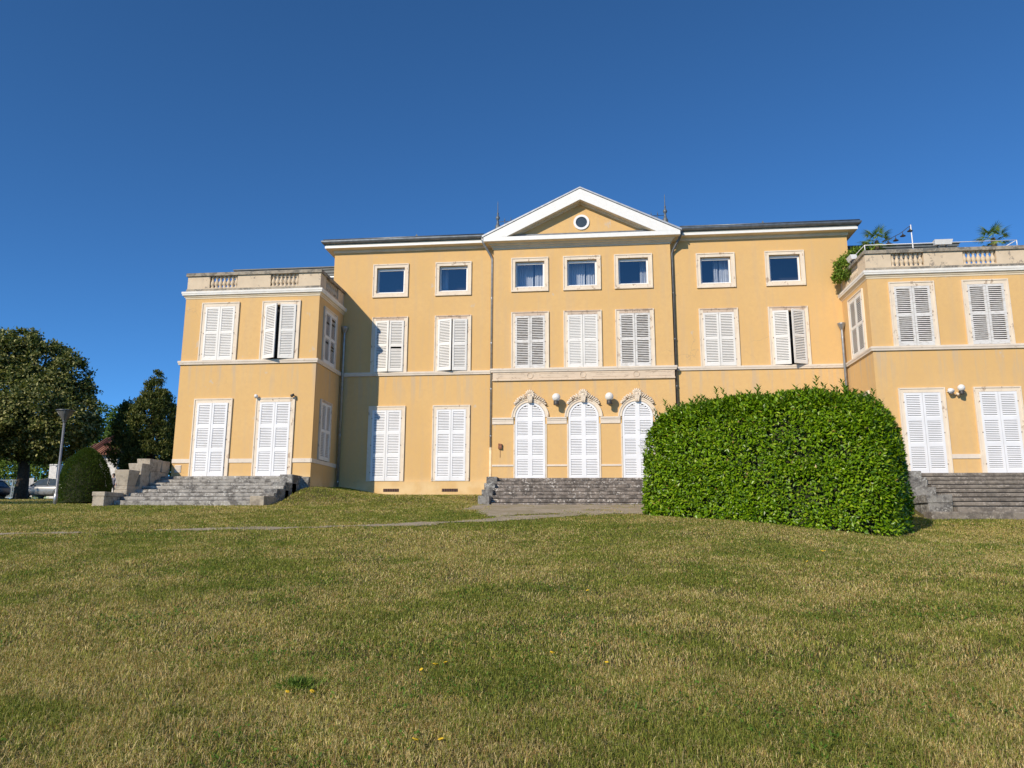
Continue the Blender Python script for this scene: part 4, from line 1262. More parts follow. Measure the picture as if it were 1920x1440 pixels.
# ------------------------------------------------------------------ grass
def grass():
    Cx = .4575
    def region(d0, d1, dens, wid, hgt, umin=-1.45, umax=1.2, bend=True):
        area = (umax-umin)*(d1*d1-d0*d0)/2; n = int(area*dens)
        d = np.sqrt(rng.uniform(d0*d0, d1*d1, n)); k = rng.uniform(umin, umax, n)
        ok = ((k > -.88) & (k < .62)) | (rng.random(n) < .42); d, k = d[ok], k[ok]
        x = Cx+k*d; y = d-30
        return x, y, d
    out = []
    for d0, d1, dens, wid in ((2.2, 4.2, 5000, .0055), (4.2, 7., 8800, .0046), (7., 10.5, 4700, .0065), (10.5, 15., 3300, .0082), (15., 21., 2100, .0112), (21., 30., 1250, .0145), (30., 42., 260, .03)):
        x, y, d = region(d0, d1, dens, wid, .07)
        keep = (on_path(x, y) < rng.uniform(-.12, .16, len(x))+.16*(x < -2.5)*rng.random(len(x))) | ((fbm(x, y, .6, 91) > .60) & (rng.random(len(x)) < .30))
        keep &= rng.random(len(x)) < .50+.50*sstep(.34, .52, fbm(x, y, .42, 95))
        # not under the building, the stairs or the hedge
        keep &= ~((x > -10.0) & (x < 10.2) & (y > -.02))
        keep &= ~((x > LX0-.6) & (x < LX1+.02) & (y > WY)) & ~((x > RX0-.02) & (y > WY))
        keep &= ~((x > -16.0) & (x < -10.28) & (y > -5.97)) & ~((np.abs(x) < 3.68) & (y > -3.25)) & ~((x > 10.1) & (y > -6.4))
        keep &= ~((x < -16) & (y > 2) & (rng.random(len(x)) < .35))
        s = (x-4.87)*.862-(y+9.70)*.507; t = (x-4.87)*.507+(y+9.70)*.862
        keep &= ~((np.abs(s) < 2.95) & (np.abs(t) < 1.28))
        x, y, d = x[keep], y[keep], d[keep]
        out.append((x, y, d, np.full(len(x), wid)))
    x = np.concatenate([o[0] for o in out]); y = np.concatenate([o[1] for o in out]); d = np.concatenate([o[2] for o in out]); wid = np.concatenate([o[3] for o in out])
    n = len(x); z = ground(x, y)-.004
    dry = fbm(x, y, 2.9, 51)*.42+fbm(x, y, .8, 57)*.33+fbm(x, y, .22, 59)*.25        # dryness of the patch
    lush = sstep(.56, .70, fbm(x, y, 1.1, 63)*.6+fbm(x, y, .3, 67)*.4)*.5
    r = rng.random(n)
    pd = np.clip((dry-.46)*4.6+.48, .14, .92)*(1-.5*lush)
    green = np.array([.200,.235,.040]); deep = np.array([.145,.185,.026]); olive = np.array([.315,.310,.064]); straw = np.array([.655,.53,.25]); brown = np.array([.46,.295,.110])
    g = green[None]*(1-lush[:,None]*.5)+deep[None]*lush[:,None]*.5
    col = np.where((r < pd*.52)[:,None], straw, np.where((r < pd*.72)[:,None], brown, np.where((r < pd*.72+.26)[:,None], olive, g)))
    col = col*(1.05+rng.normal(0,.19,(n,1)))*(.86+.28*fbm(x, y, .35, 73))[:,None]
    isdry = r < pd*.72
    h = rng.uniform(.018,.056,n)*(1+.25*(1-sstep(6,11,d)))*np.where(isdry, .95, 1.)*(.75+.7*fbm(x, y, .5, 71))*(1+.2*lush)
    tall = rng.random(n) < .006; h = np.where(tall, h*2.0, h)
    wid = wid*rng.uniform(.7,1.35,n)*np.where(isdry,.85,1.1)
    az = rng.uniform(0,2*PI,n); lean = rng.uniform(.10,1.7,n)*np.where(isdry,1.15,.9)
    dirx, diry = np.cos(az), np.sin(az)
    fa = az+PI/2+rng.normal(0,.5,n)
    wx, wy = np.cos(fa)*wid/2, np.sin(fa)*wid/2
    m1 = np.stack([x+dirx*h*lean*.35, y+diry*h*lean*.35, z+h*.62], 1)
    tp = np.stack([x+dirx*h*lean, y+diry*h*lean, z+h*(1.-.28*np.clip(lean,0,1.7))], 1)
    b0 = np.stack([x-wx, y-wy, z], 1); b1 = np.stack([x+wx, y+wy, z], 1)
    ww = np.stack([wx, wy, np.zeros(n)], 1)*.8
    co = np.stack([b0, b1, m1+ww, m1-ww, tp], 1).reshape(-1, 3)
    k = np.arange(n)[:,None]*5
    f = np.concatenate([k+np.array([[0,1,2]]), k+np.array([[0,2,3]]), k+np.array([[3,2,4]])], 0)
    tag(link('grass', np_mesh('grass', co, f, M['grass'], np.repeat(np.clip(col,.01,.9),5,0), False)), 'short half dry lawn grass, green mixed with straw', 'grass', kind='stuff')
    print('grass blades', n)
    # low broad leaved weeds
    cand = 150000
    dd = np.sqrt(rng.uniform(4.3**2, 22**2, cand)); kk = rng.uniform(-.86,.6,cand); X = Cx+kk*dd; Y = dd-30
    keep = (fbm(X, Y, 1.1, 63) > .575) & (on_path(X, Y) < -.1) & (rng.random(cand) < np.clip(9./dd, 0, 1))
    s = (X-4.87)*.862-(Y+9.70)*.507; t = (X-4.87)*.507+(Y+9.70)*.862
    keep &= ~((np.abs(s) < 3.3) & (np.abs(t) < 1.6))
    X, Y = X[keep], Y[keep]; m = len(X)
    P = np.stack([X, Y, ground(X, Y)+rng.uniform(.005,.05,m)], 1)
    A = unit(rdir(m)*np.array([1,1,.4])+np.array([0,0,.25])); Nn = np.array([0,0,1.])+rdir(m)*.4
    tag(link('clover', leaf_mesh('clover', P, A, Nn, rng.uniform(.02,.055,m), rng.uniform(.010,.024,m), pick(m, [(.08,.17,.02),(.13,.23,.03)], [1,1]), M['leafmatte'])), 'dark green clover and weeds spreading through the lawn', 'weeds', kind='stuff')
grass()

# weed tuft and dandelions
def tuft(x, y, label, R, n, h):
    z = float(ground(x, y))
    o = empty('weed_tuft', (x, y, z), label, 'weed')
    az = rng.uniform(0,2*PI,n); r = R*np.abs(rng.normal(0,.55,n))*(.7+.3*np.sin(az*3+x))
    P = np.stack([np.cos(az)*r*1.25, np.sin(az)*r, np.zeros(n)], 1)
    P[:,2] = ground(P[:,0]+x, P[:,1]+y)-z
    A = np.stack([np.cos(az)*.35, np.sin(az)*.35, rng.uniform(.5,1.3,n)], 1)+rdir(n)*.6
    fall = np.clip(1.15-r/R*.6, .3, 1.1)
    link('leaves', leaf_mesh('leaves', P, A, rdir(n)*.7+np.array([0,0,.8]), rng.uniform(.4,1.1,n)*h*fall, rng.uniform(.010,.026,n), pick(n, [(.12,.19,.03),(.17,.24,.04),(.25,.26,.06)], [4,3,1]), M['leafmatte'], .12, .15), o)
tuft(-1.92, -23.75, 'dark green weed clump in the foreground lawn, with small yellow flowers beside it', .27, 520, .11)
yel = mat_plain('yellow_petals', (.75,.50,.02), .7)
def inv_ground(u, v):
    """point of the lawn seen at a pixel of the photograph, for placing the flowers"""
    d = R_*(u-960)/FPX-U_*(v-720)/FPX+F_
    t = 3.
    for _ in range(400):
        p = CAM+d*t
        if p.z < float(ground(p.x, p.y)): break
        t += .06
    return p
FPX = 1428.22
yaw, pitch, roll = map(math.radians, (-6.277100721656689, 10.757411692310276, 0.21715987337007694))
F_ = Vector((math.sin(yaw)*math.cos(pitch), math.cos(yaw)*math.cos(pitch), math.sin(pitch)))
r0 = Vector((math.cos(yaw), -math.sin(yaw), 0)); u0 = r0.cross(F_)
R_ = r0*math.cos(roll)+u0*math.sin(roll); U_ = -r0*math.sin(roll)+u0*math.cos(roll)
CAM = Vector((.4575, -30, 1.6))
dand = empty('dandelion', (0,0,0), 'small yellow dandelion flower in the dry lawn', 'flower', group='yellow dandelions in the lawn')
b = MB()
for k in range(12):
    a = k*2*PI/12; b.tube([(0,0,.068),(.012*math.cos(a),.012*math.sin(a),.078),(.024*math.cos(a),.024*math.sin(a),.076)], [.005,.006,.003], 4)
b.ball((0,0,.074), .010); b.build('flower_head', yel, dand)
b = MB(); b.tube([(0,0,0),(.004,0,.04),(0,0,.07)], .0025, 5); b.build('stem', M['bark'], dand)
for i, (u, v) in enumerate([(535,1313),(581,1306),(838,1253),(815,1261),(796,1264),(831,1403),(773,1408),(1032,1237),(1138,1252),(1104,1116),(1540,1038),(1547,1038),(1575,1039),(1518,1059)]):
    o = dand if i == 0 else copy_tree(dand)
    p = inv_ground(u, v); o.location = (p.x, p.y, float(ground(p.x, p.y))-.02*((i*7) % 3)/2); o.rotation_euler = (.35*math.sin(i*2.1)+.25, .35*math.cos(i*3.3), i*1.3); k = .75+.12*((i*5) % 4); o.scale = (k, k, .85)

# ------------------------------------------------------------------ left background
def at(u, v, d):
    q = R_*(u-960)/FPX-U_*(v-720)/FPX+F_
    return CAM+q*(d/q.y)
def gz(x, y): return float(ground(x, y))

# street lamp
p = at(103, 945, 28); lz = gz(p.x, p.y)
lamp = empty('street_lamp', (p.x, p.y, lz), 'tall grey park lamp with an inverted cone head, beside the clipped conical yew', 'street lamp')
b = MB(); b.tube([(0,0,0),(0,0,.45),(0,0,.47),(0,0,3.30)], [.072,.072,.050,.040], 12); b.lathe([(.13,0),(.13,.02)], (0,0,0), 12); b.build('post', M['pipe'], lamp)
b = MB(); b.lathe([(.06,3.28),(.075,3.32),(.075,3.36)], (0,0,0), 12)
for k in range(4): a = k*PI/2+.5; b.tube([(.07*math.cos(a),.07*math.sin(a),3.34),(.31*math.cos(a),.31*math.sin(a),3.74)], .009, 5)
b.lathe([(.335,3.735),(.345,3.745),(.335,3.765),(.2,3.785)], (0,0,0), 24); b.build('lamp_cage', M['zinc'], lamp)
b = MB(); b.lathe([(.07,3.345),(.30,3.725)], (0,0,0), 20); b.build('lamp_shade', mat_plain('smoked_lamp_cone', (.14,.14,.14), .25), lamp)

# clipped conical yew
p = at(155, 944, 31.); yz = gz(p.x, p.y)
yew = empty('conical_yew', (p.x, p.y, yz), 'dark green clipped yew shaped like a dome, right of the street lamp', 'topiary')
n = 26000
t = rng.random(n)**.8; H = 2.36; az = rng.uniform(0,2*PI,n)
rad = 1.02*np.where(t < .30, 1-.10*(1-t/.30)**2, np.cos((t-.30)/.70*PI/2)**.62)
rr_ = rad*(1-.20*rng.random(n)**2)+.06*(vnoise(az*2.2, t*5, .6, 77)-.5)
P = np.stack([np.cos(az)*rr_, np.sin(az)*rr_, t*H+.02], 1)
nr = np.stack([np.cos(az), np.sin(az), .35+t*.6], 1)
link('foliage', leaf_mesh('foliage', P, unit(nr+rdir(n)*.7+np.array([0,0,.3])), unit(nr+rdir(n)), rng.uniform(.05,.11,n), rng.uniform(.014,.03,n), pick(n, [(.045,.085,.012),(.075,.12,.018),(.12,.16,.028)], [5,4,1]), M['leafmatte']), yew)
b = MB(); b.lathe([(.78,.05),(.84,.6),(.72,1.2),(.45,1.8),(.12,2.25)], (0,0,0), 20); b.build('dark_core', M['shadecore'], yew)  # dark hull, its colour stands for the shade inside the yew
b = MB(); b.tube([(0,0,-.1),(0,0,.6)], .09, 8); b.build('trunk', M['bark'], yew)

def tree(name, label, cat, u, d, parts, leafn, L, W, cols, wts, trunk_r=.22, limbs=9, seed=0, zoff=0., trunk_u=None, fill=.35, group=None, mat='leafmatte', up=.4, clump=None):
    """parts: lobes as (u,v,ru_px,rv_px, depth offset) seen from the photograph, each made a real ellipsoid at its distance"""
    p0 = at(trunk_u if trunk_u is not None else u, 930, d); z0 = gz(p0.x, p0.y)
    o = empty(name, (p0.x, p0.y, z0), label, cat, group=group)
    cs = []
    for (uu, vv, ru, rv, dd) in parts:
        q = at(uu, vv, d+dd); s = (d+dd)/FPX
        cs.append((q.x-p0.x, q.y-p0.y, q.z-z0, ru*s, (ru+rv)*.5*s, rv*s))
    blob_leaves('crown', cs, leafn, L, W, cols, wts, M[mat], seed, parent=o, fill=fill, up=up, clump=clump)
    b = MB(); rr = random.Random(seed+1)
    zt = max(c[2] for c in cs); zb = min(c[2]-c[5] for c in cs)
    th = max(.6, zb)*1.0
    b.tube([(0,0,-.2),(rr.uniform(-.05,.05),0,th*.5),(0,0,th),(rr.uniform(-.2,.2),rr.uniform(-.2,.2),th+(zt-th)*.6),(0,0,zt)], [trunk_r*1.25,trunk_r,trunk_r*.9,trunk_r*.5,.03], 9)
    for i in range(limbs):
        c = cs[i % len(cs)]; zz = th*(.9+.5*rr.random())
        e = (c[0]+rr.uniform(-.6,.6)*c[3], c[1]+rr.uniform(-.6,.6)*c[4], c[2]+rr.uniform(-.3,.5)*c[5])
        b.tube([(0,0,zz),(e[0]*.45,e[1]*.45,zz+(e[2]-zz)*.6),e], [trunk_r*.45,trunk_r*.25,.02], 6)
    b.build('trunk', M['bark'], o)
    return o
lime_c = [(.055,.08,.018),(.085,.11,.026),(.25,.25,.085),(.38,.37,.16)]
lobes = [(40,745,95,75,0),(-30,730,85,85,1),(110,760,68,70,0),(75,685,68,52,.5),(10,672,62,48,-.5),(128,715,42,55,.6),(150,790,36,55,0),(95,820,75,48,-.6),(20,815,80,50,-.8),(-70,800,80,70,0),(45,640,34,22,0),(85,645,30,20,0),(5,640,30,22,.4),(55,770,75,60,-2.2),(-20,790,70,60,-2.),(112,795,45,45,-2.)]
tree('lime_tree', 'large round lime tree with pale flowering leaves at the left edge, above the parked car', 'tree', 40, 46, lobes, 120000, .22, .15, lime_c, [3.4,4,4,2.6], .36, 14, 21, trunk_u=38, fill=.5, clump=(1500,.50))
lobes = [(293,716,7,20,0),(291,735,13,30,0),(281,752,12,22,.2),(302,752,11,24,-.2),(284,775,34,44,0),(305,775,20,42,.2),(262,815,48,46,0),(300,825,32,52,0),(238,800,18,44,.2),(236,850,32,36,-.4),(280,860,50,34,-.4),(250,775,20,30,0),(313,800,16,40,0),(322,850,12,30,0),(270,790,30,40,-1.)]
tree('evergreen_tree', 'dense dark evergreen tree with a pointed top against the left wing of the mansion', 'tree', 275, 50, lobes, 60000, .20, .085, [(.07,.095,.020),(.12,.14,.034),(.22,.215,.065),(.04,.06,.015)], [4,4,2.2,2], .2, 9, 31, fill=.42, up=1.1, clump=(1100,.36))
for lab, u, d, lb, sd in (
    ('bright green deciduous tree behind the tiled roof, between the lime and the evergreen', 205, 88, [(190,800,22,48,0),(228,800,24,44,0),(205,850,40,36,0),(240,840,30,50,1),(175,830,24,50,1)], 41),
    ('tall deciduous tree far behind the evergreen tree', 275, 96, [(270,840,60,60,0),(320,850,40,50,0),(235,860,40,40,0)], 42),
    ('broad deciduous tree far behind the trunk of the lime tree', 50, 92, [(50,835,70,55,0),(110,830,50,60,1),(0,840,60,50,0)], 43),
    ('wide deciduous tree beyond the left edge, behind the grey fence', -60, 88, [(-60,830,80,70,0),(-130,850,70,60,0)], 44)):
    tree('deciduous_tree', lab, 'tree', u, d, lb, 9000, .42, .28, [(.055,.11,.018),(.10,.16,.03),(.14,.20,.04)], [3,4,2], .25, 7, sd, fill=.6, group='trees beyond the park wall')

for x, y, zt, r, sd in ((-31.5,-6.5,11.5,4.4,61),(-41.5,7.5,10.2,4.4,62),(-52,13,13.2,5.0,63)):
    g0 = gz(x, y)
    o = empty('lime_tree', (x, y, g0), 'lime tree of the row standing beyond the left edge of the lawn', 'tree', group='row of lime trees left of the lawn')
    h = zt-g0; rr = random.Random(sd)
    cs = [(0,0,h*.62,r*.8,r*.8,h*.34)]+[(r*.55*math.cos(i*1.05),r*.55*math.sin(i*1.05),h*rr.uniform(.42,.72),r*.48,r*.48,h*.2) for i in range(6)]+[(0,0,h*.86,r*.45,r*.45,h*.14)]
    blob_leaves('crown', cs, 26000, .24, .16, lime_c, [4,4,3,1.6], M['leafmatte'], sd, parent=o, fill=.7)
    b = MB(); b.tube([(0,0,-.2),(0,0,h*.3),(.1,0,h*.6),(0,0,h*.9)], [.34,.27,.2,.03], 9)
    for i in range(8): b.tube([(0,0,h*(.25+.03*i)),(r*.35*math.cos(i*.8),r*.35*math.sin(i*.8),h*(.42+.03*i)),(r*.75*math.cos(i*.8),r*.75*math.sin(i*.8),h*(.5+.03*i))], [.12,.07,.02], 6)
    b.build('trunk', M['bark'], o)
# hedge behind the fence
def long_hedge(u0, u1, v0, d, label, seed):
    a = at(u0, 930, d); c = at(u1, 930, d); zt = at(u0, v0, d).z
    x0, x1 = a.x, c.x; y = a.y; z0 = gz((x0+x1)/2, y)
    o = empty('boundary_hedge', ((x0+x1)/2, y, z0), label, 'hedge')
    cs = []; rr = random.Random(seed); L = x1-x0; H = zt-z0
    k = int(L/1.1)
    for i in range(k):
        cs.append((-L/2+L*(i+.5)/k, rr.uniform(-.3,.3), H*.30, .95, .9, H*.36))
        cs.append((-L/2+L*(i+.5)/k+rr.uniform(-.4,.4), rr.uniform(-.3,.3), H*rr.uniform(.68,.8), .85, .8, H*rr.uniform(.22,.30)))
    blob_leaves('foliage', cs, 8000, .26, .17, [(.10,.16,.02),(.17,.24,.04),(.05,.08,.015)], [4,4,2], M['leafmatte'], seed, parent=o, fill=.6)
    b = MB()
    for i in range(k): b.tube([(-L/2+L*(i+.5)/k,0,-.1),(-L/2+L*(i+.5)/k+.1,0,H*.8)], [.07,.02], 5)
    b.build('stems', M['bark'], o)
long_hedge(-70, 34, 858, 72, 'tall bright green hedge behind the grey fence, under the lime tree', 3)
long_hedge(30, 112, 856, 76, 'bright green hedge behind the parked car and the gate', 4)

# grey railings
def fence(u0, u1, vt, d, label, mat, post=.035, sp=.13):
    a = at(u0, 930, d); c = at(u1, 930, d); zt = at(u1, vt, d).z
    z0 = gz(a.x, a.y); L = c.x-a.x; H = zt-z0
    o = empty('metal_fence', ((a.x+c.x)/2, a.y, z0), label, 'fence')
    b = MB(); 
    for z in (.12, H-.03): b.box(-L/2, L/2, -.02, .02, z, z+.05)
    k = int(L/sp)
    for i in range(k+1): b.box(-L/2+L*i/k-.014, -L/2+L*i/k+.014, -.012, .012, .17, H-.031)
    b.build('railing_panel', mat, o)
    for i in range(int(L/2.2)+1):
        x = -L/2+min(L, i*2.2); q = MB(); q.box(x-post, x+post, -.06, -.0205, 0, H+.06); q.build('post', mat, o)
M['fencegrey'] = mat_plain('grey_painted_metal', (.30,.34,.36), .5)
M['fencegreen'] = mat_plain('green_painted_metal', (.04,.22,.07), .45)
M['fenceyel'] = mat_plain('pale_green_metal', (.45,.55,.25), .5)
fence(-60, 29, 900, 66, 'grey metal railing with vertical bars at the far left edge', M['fencegrey'])
fence(-40, 26, 913, 63, 'lower grey metal railing in front of the taller one at the left edge', M['fencegrey'])
fence(60, 92, 905, 68, 'pale green metal railing behind the parked car', M['fenceyel'])
# gate: green posts and a pale panel
p = at(47, 928, 61); z0 = gz(p.x, p.y)
gate = empty('metal_gate', (p.x, p.y, z0), 'open gate leaf with green posts and pale grey panels left of the parked car', 'gate')
for dx, h in ((-.08, 1.85), (.06, 1.85)):
    b = MB(); b.box(dx-.035, dx+.035, -.035, .035, 0, h); b.build('post', M['fencegreen'], gate)
b = MB(); b.box(.14, .38, -.02, .02, .15, 1.75); b.box(.50, .66, -.02, .02, .15, 1.75); b.box(.3805, .4995, -.01, .01, .15, 1.75); b.build('panel', mat_plain('pale_grey_sheet', (.48,.48,.47), .5), gate)
p = at(75, 900, 70); z0 = gz(p.x, p.y)
gp_ = empty('green_post', (p.x, p.y, z0), 'thin tall green metal post standing behind the parked car', 'post')
b = MB(); b.tube([(0,0,0),(0,0,2.9)], .05, 8); b.build('shaft', M['fencegreen'], gp_)
b = MB(); b.box(-.05,.05,-.05,.05,2.9,2.96); b.build('cap', M['fencegreen'], gp_)
# white gate pier
p = at(99, 930, 71); z0 = gz(p.x, p.y); zt = at(99, 871, 71).z
pier = empty('gate_pier', (p.x, p.y, z0), 'white rendered gate pier glimpsed left of the street lamp post', 'pier')
b = MB(); b.box(-.40,.40,-.4,.4,-.1,zt-z0-.12); b.build('shaft', M['housewall'], pier)
b = MB(); b.box(-.47,.47,-.47,.47,zt-z0-.1195,zt-z0); b.build('cap', M['housewall'], pier)

# house with a tiled roof
p = at(150, 930, 63); z0 = gz(p.x, p.y)
ze = at(190, 851, 63).z-z0; zr_ = at(180, 822, 66).z-z0+.3
house = empty('small_house', (p.x, p.y, z0), 'small white house with a terracotta tiled roof behind the clipped yew', 'house')
HX0, HX1 = at(150, 930, 63).x-p.x, at(214, 930, 63).x-p.x
b = MB(); b.box(HX0, HX1, 0, 6, -.3, ze); b.build('wall', M['housewall'], house)
b = MB(); 
b.add([(HX0-.3,-.5,ze-.02),(HX1+.3,-.5,ze-.02),(HX1-1.2,3,zr_),(HX0+.6,3,zr_),(HX0-.3,6.5,ze-.02),(HX1+.3,6.5,ze-.02)],[(0,1,2,3),(1,5,2),(5,4,3,2),(4,0,3)])
b.add([(HX0-.3,-.5,ze-.1),(HX1+.3,-.5,ze-.1),(HX1+.3,6.5,ze-.1),(HX0-.3,6.5,ze-.1),(HX0-.3,-.5,ze-.021),(HX1+.3,-.5,ze-.021),(HX1+.3,6.5,ze-.021),(HX0-.3,6.5,ze-.021)],[(0,3,2,1),(0,1,5,4),(1,2,6,5),(2,3,7,6),(3,0,4,7)])
b.build('roof', M['tiles'], house)
nrib = int((HX1-HX0+.6)/.28)
b = MB()
for i in range(nrib):
    x0 = HX0-.3+(i+.5)*(HX1-HX0+.6)/nrib
    tx = min(max(x0, HX0+.6), HX1-1.2)
    t_ = 1. if HX0+.6 <= x0 <= HX1-1.2 else (1-(x0-(HX1-1.2))/1.5 if x0 > HX1-1.2 else (x0-HX0+.3)/.9)
    b.tube([(x0,-.55,ze+.0),(x0,-.5+3.5*t_,ze-.02+(zr_-ze+.02)*t_+.02)], .085, 6)
b.build('roof_tiles', M['tiles'], house)
b = MB(); b.box(HX1-1.1, HX1-.6, -.06, .001, .1, 2.1); b.build('door', mat_plain('grey_door', (.30,.29,.28), .6), house)

# parked cars
def car(label, loc, rz, paint):
    o = empty('parked_car', loc, label, 'car', rz)
    # side outline x along the car (front at -x), z up; built as a loft of half widths
    prof = [(-2.0,.38,.55),(-1.97,.62,.66),(-1.75,.78,.74),(-1.15,.92,.78),(-1.05,.95,.78)]
    b = MB()
    xs_ = [-2.02,-1.95,-1.6,-1.05,-.35,.4,1.2,1.75,1.98,2.02]
    lo  = [.42,.30,.24,.22,.22,.22,.22,.26,.34,.45]
    hi  = [.60,.74,.86,.95,.97,.97,.98,.98,.95,.80]
    wd  = [.62,.76,.84,.87,.88,.88,.87,.83,.77,.68]
    ring = []
    for x, l, h, w_ in zip(xs_, lo, hi, wd):
        ring.append([(x,-w_*.9,l),(x,-w_,l+.14),(x,-w_,h-.16),(x,-w_*.90,h),(x,w_*.90,h),(x,w_,h-.16),(x,w_,l+.14),(x,w_*.9,l)])
    vs = [v for r in ring for v in r]; fs = []
    for i in range(len(ring)-1):
        for k in range(8): fs.append((i*8+k, i*8+(k+1)%8, (i+1)*8+(k+1)%8, (i+1)*8+k))
    fs.append(tuple(range(7,-1,-1))); fs.append(tuple(range((len(ring)-1)*8, len(ring)*8)))
    b.add(vs, fs, True); b.build('body', paint, o)
    xs2 = [-1.08,-.45,.35,1.25,1.80]; hi2=[.96,1.38,1.50,1.46,.98]; wd2=[.76,.66,.64,.64,.72]
    c = MB(); ring=[]
    for x, h, w_ in zip(xs2,hi2,wd2): ring.append([(x,-.80,.94),(x,-w_,h),(x,w_,h),(x,.80,.94)])
    vs=[v for r in ring for v in r]; fs=[]
    for i in range(4):
        for k in range(3): fs.append((i*4+k,i*4+k+1,(i+1)*4+k+1,(i+1)*4+k))
    c.add(vs,fs); c.build('windows', pm, o)
    r = MB(); vs=[]
    for x,h,w_ in ((-.47,1.40,.67),(.35,1.52,.655),(1.25,1.48,.655),(1.36,1.42,.66)): vs += [(x,-w_,h),(x,w_,h),(x,-w_,h+.025),(x,w_,h+.025)]
    fs=[]
    for i in range(3): a=i*4; fs += [(a,a+4,a+6,a+2),(a+1,a+3,a+7,a+5),(a+2,a+6,a+7,a+3)]
    fs += [(0,2,3,1),(12,13,15,14)]
    r.add(vs,fs,True)
    for s in (-1,1):
        for xa,za,xb,zb in ((-1.05,.96,-.45,1.39),(.38,.95,.35,1.5),(1.77,1.0,1.27,1.45)):
            r.tube([(xa,s*.81,za),(xb,s*.665,zb)], .035, 5)
    r.build('roof', paint, o)
    for x in (-1.28, 1.28):
        for s in (-1, 1):
            wv = MB(); vs=[]
            wv.add(*_disc(x, s*.80, .32, .11, .60)); wh = wv.build('wheel', M['lampblack'], o)
            h_ = MB(); h_.add(*_disc(x, s*(.80+.02), .32, .10, .36)); h_.build('rim', M['zinclight'], wh)
            ar = MB(); ar.tube([(x+.39*math.cos(t), s*.865, .32+.39*math.sin(t)) for t in [PI*i/12 for i in range(13)]], .035, 6); ar.build('wheel_arch', paint, o)
    for s in (-1,1):
        h = MB(); h.ball((-1.86,s*.62,.70), .14, .13, .07, 8, 5); h.build('headlight', M['globe'], o)
        h = MB(); h.ball((1.97,s*.62,.80), .05, .12, .09, 8, 5); h.build('tail_light', M['rust'], o)
        h = MB(); h.ball((-.72,s*.93,1.02), .07, .10, .07, 8, 5); h.build('mirror', M['lampblack'], o)
    return o
def _disc(x, y, z, hw, d):
    vs=[];fs=[];n=24; r=d/2
    for yy, rr in ((-hw,r*.9),(-hw*.7,r),(hw*.7,r),(hw,r*.9)):
        for k in range(n):
            t=2*PI*k/n; vs.append((x+rr*math.cos(t), y+yy, z+rr*math.sin(t)))
    for i in range(3):
        for k in range(n): fs.append((i*n+k,i*n+(k+1)%n,(i+1)*n+(k+1)%n,(i+1)*n+k))
    fs.append(tuple(range(n))); fs.append(tuple(range(4*n-1,3*n-1,-1)))
    return vs,fs
silver = mat_plain('silver_car_paint', (.30,.31,.32), .3, .3, .05)
p = at(47, 933, 56); car('silver hatchback parked behind the street lamp and the clipped yew', (p.x+2.0, p.y, gz(p.x+2, p.y)), 0, silver)
p = at(5, 933, 57); car('dark car cut off by the left edge of the photo', (p.x-2.0, p.y, gz(p.x-2, p.y)), 0, mat_plain('dark_car_paint', (.03,.032,.04), .3, .2, .05))

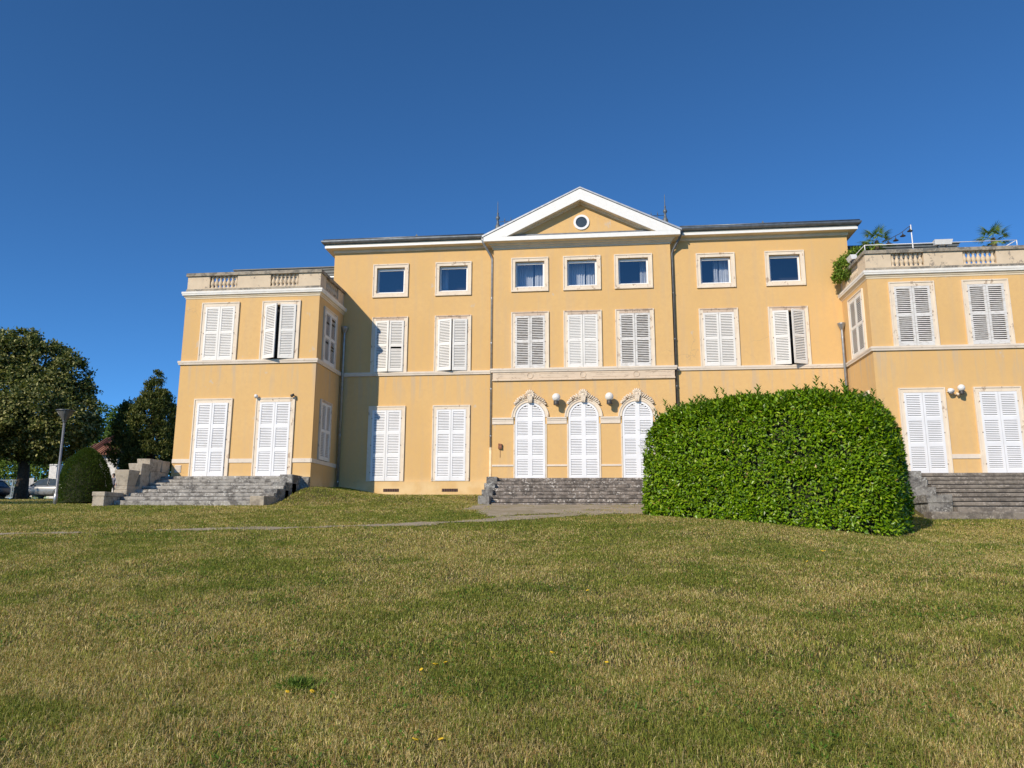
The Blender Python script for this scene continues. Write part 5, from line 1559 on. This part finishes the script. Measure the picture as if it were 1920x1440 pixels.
# person walking away
def person(label, loc, rz, h=1.66):
    o = empty('person', loc, label, 'person', rz)
    J = [((0,0,.95),.135),((0,.01,1.12),.125),((0,.02,1.30),.15),((0,.01,1.42),.12),((0,.0,1.50),.055),((0,-.015,1.58),.085),((0,-.015,1.68),.09),((0,-.01,1.74),.06)]
    v=[j[0] for j in J]; r=[j[1] for j in J]; e=[(i,i+1) for i in range(7)]
    def chain(start, pts):
        k=start
        for p,rad in pts: v.append(p); r.append(rad); e.append((k,len(v)-1)); k=len(v)-1
    for s in (-1,1):
        f = .14*s
        chain(3, [((s*.17,.01,1.41),.065),((s*.22,.02-f*.3,1.15),.048),((s*.23,-.10-f*.4,.92),.036),((s*.22,-.14-f*.4,.84),.04),((s*.215,-.15-f*.4,.76),.022)])
        chain(0, [((s*.095,0,.86),.10),((s*.10,-.06+f*.6,.50),.065),((s*.10,.02+f*1.6,.10),.045),((s*.11,-.04+f*1.6,.05),.042),((s*.11,-.15+f*1.6,.035),.035)])
    me = bpy.data.meshes.new('body'); me.from_pydata(v,e,[])
    b = bpy.data.objects.new('body', me); COL.objects.link(b)
    sk = b.modifiers.new('Skin','SKIN'); 
    for i, q in enumerate(me.skin_vertices[0].data): q.radius=(r[i],r[i]*(.8 if i<5 else 1)); q.use_root = (i==0)
    sb = b.modifiers.new('Sub','SUBSURF'); sb.levels=1; sb.render_levels=1
    dg = bpy.context.evaluated_depsgraph_get(); ev = b.evaluated_get(dg)
    m2 = bpy.data.meshes.new_from_object(ev); bpy.data.objects.remove(b)
    for mm in (mat_plain('skin',(.42,.26,.19),.6), mat_plain('grey_shirt',(.22,.22,.27),.9), mat_plain('dark_trousers',(.02,.02,.025),.9)): m2.materials.append(mm)
    for f in m2.polygons:
        c=f.center; f.material_index = 2 if c.z<.98 and abs(c.x)<.19 else (0 if c.z>1.47 or (abs(c.x)>.17 and c.z<1.14) else 1); f.use_smooth=True
    bo = link('body', m2, o)
    hb = MB(); hb.ball((0,.02,1.70), .105,.115,.10, 12, 8); hb.ball((0,.055,1.62), .085,.06,.10, 10, 6); hb.build('hair', mat_plain('black_hair',(.015,.013,.012),.6), o)
    fc = MB(); fc.ball((0,-.105,1.625), .014,.02,.022,6,4)
    for s in (-1,1): fc.ball((s*.032,-.095,1.65), .012,.008,.008,6,4); fc.ball((s*.09,-.005,1.63), .012,.022,.03,6,4)
    fc.build('face', mat_plain('face_skin',(.40,.25,.18),.6), o)
    o.scale=(h/1.78,)*3
    return o
p = at(209, 935, 44); person('person in a grey shirt and dark trousers standing behind the stone parapet blocks', (p.x, p.y, gz(p.x,p.y)), .25, 1.55)

# ------------------------------------------------------------------ light, sky, camera
sun_dir = Vector((.585, 1., -.645)).normalized()
el = math.asin(-sun_dir.z); azr = math.atan2(-sun_dir.x, -sun_dir.y)
sl = bpy.data.lights.new('sun', 'SUN'); sl.energy = 4.55; sl.angle = math.radians(.53); sl.color = (1., .875, .70)
so = bpy.data.objects.new('sun', sl); COL.objects.link(so)
so.rotation_euler = sun_dir.to_track_quat('-Z', 'Y').to_euler(); so.location = (-20, -40, 30)
w_ = bpy.data.worlds.new('World'); sc.world = w_; w_.use_nodes = True
nt = w_.node_tree; bg = nt.nodes['Background']
sky = nt.nodes.new('ShaderNodeTexSky'); sky.sky_type = 'NISHITA'; sky.sun_disc = False
sky.sun_elevation = el; sky.sun_rotation = azr
sky.altitude = 2000; sky.air_density = .7; sky.dust_density = 0.; sky.ozone_density = 8.
tint = nt.nodes.new('ShaderNodeMix'); tint.data_type = 'RGBA'; tint.blend_type = 'MULTIPLY'; tint.inputs[0].default_value = 1.
tint.inputs[7].default_value = (.74, 1.11, 1.14, 1)
nt.links.new(sky.outputs[0], tint.inputs[6]); nt.links.new(tint.outputs[2], bg.inputs[0]); bg.inputs[1].default_value = .15

cam = bpy.data.cameras.new('camera'); co_ = bpy.data.objects.new('camera', cam); COL.objects.link(co_)
cam.sensor_width = 36; cam.sensor_fit = 'HORIZONTAL'; cam.lens = FPX/1920*36
cam.clip_end = 3000; cam.clip_start = .05
mat_ = Matrix((R_, U_, -F_)).transposed().to_4x4(); mat_.translation = CAM
co_.matrix_world = mat_
sc.camera = co_
sc.view_settings.view_transform = 'Standard'; sc.view_settings.look = 'None'
sc.view_settings.exposure = 0; sc.view_settings.gamma = 1
sc.cycles.max_bounces = 6; sc.cycles.transparent_max_bounces = 8
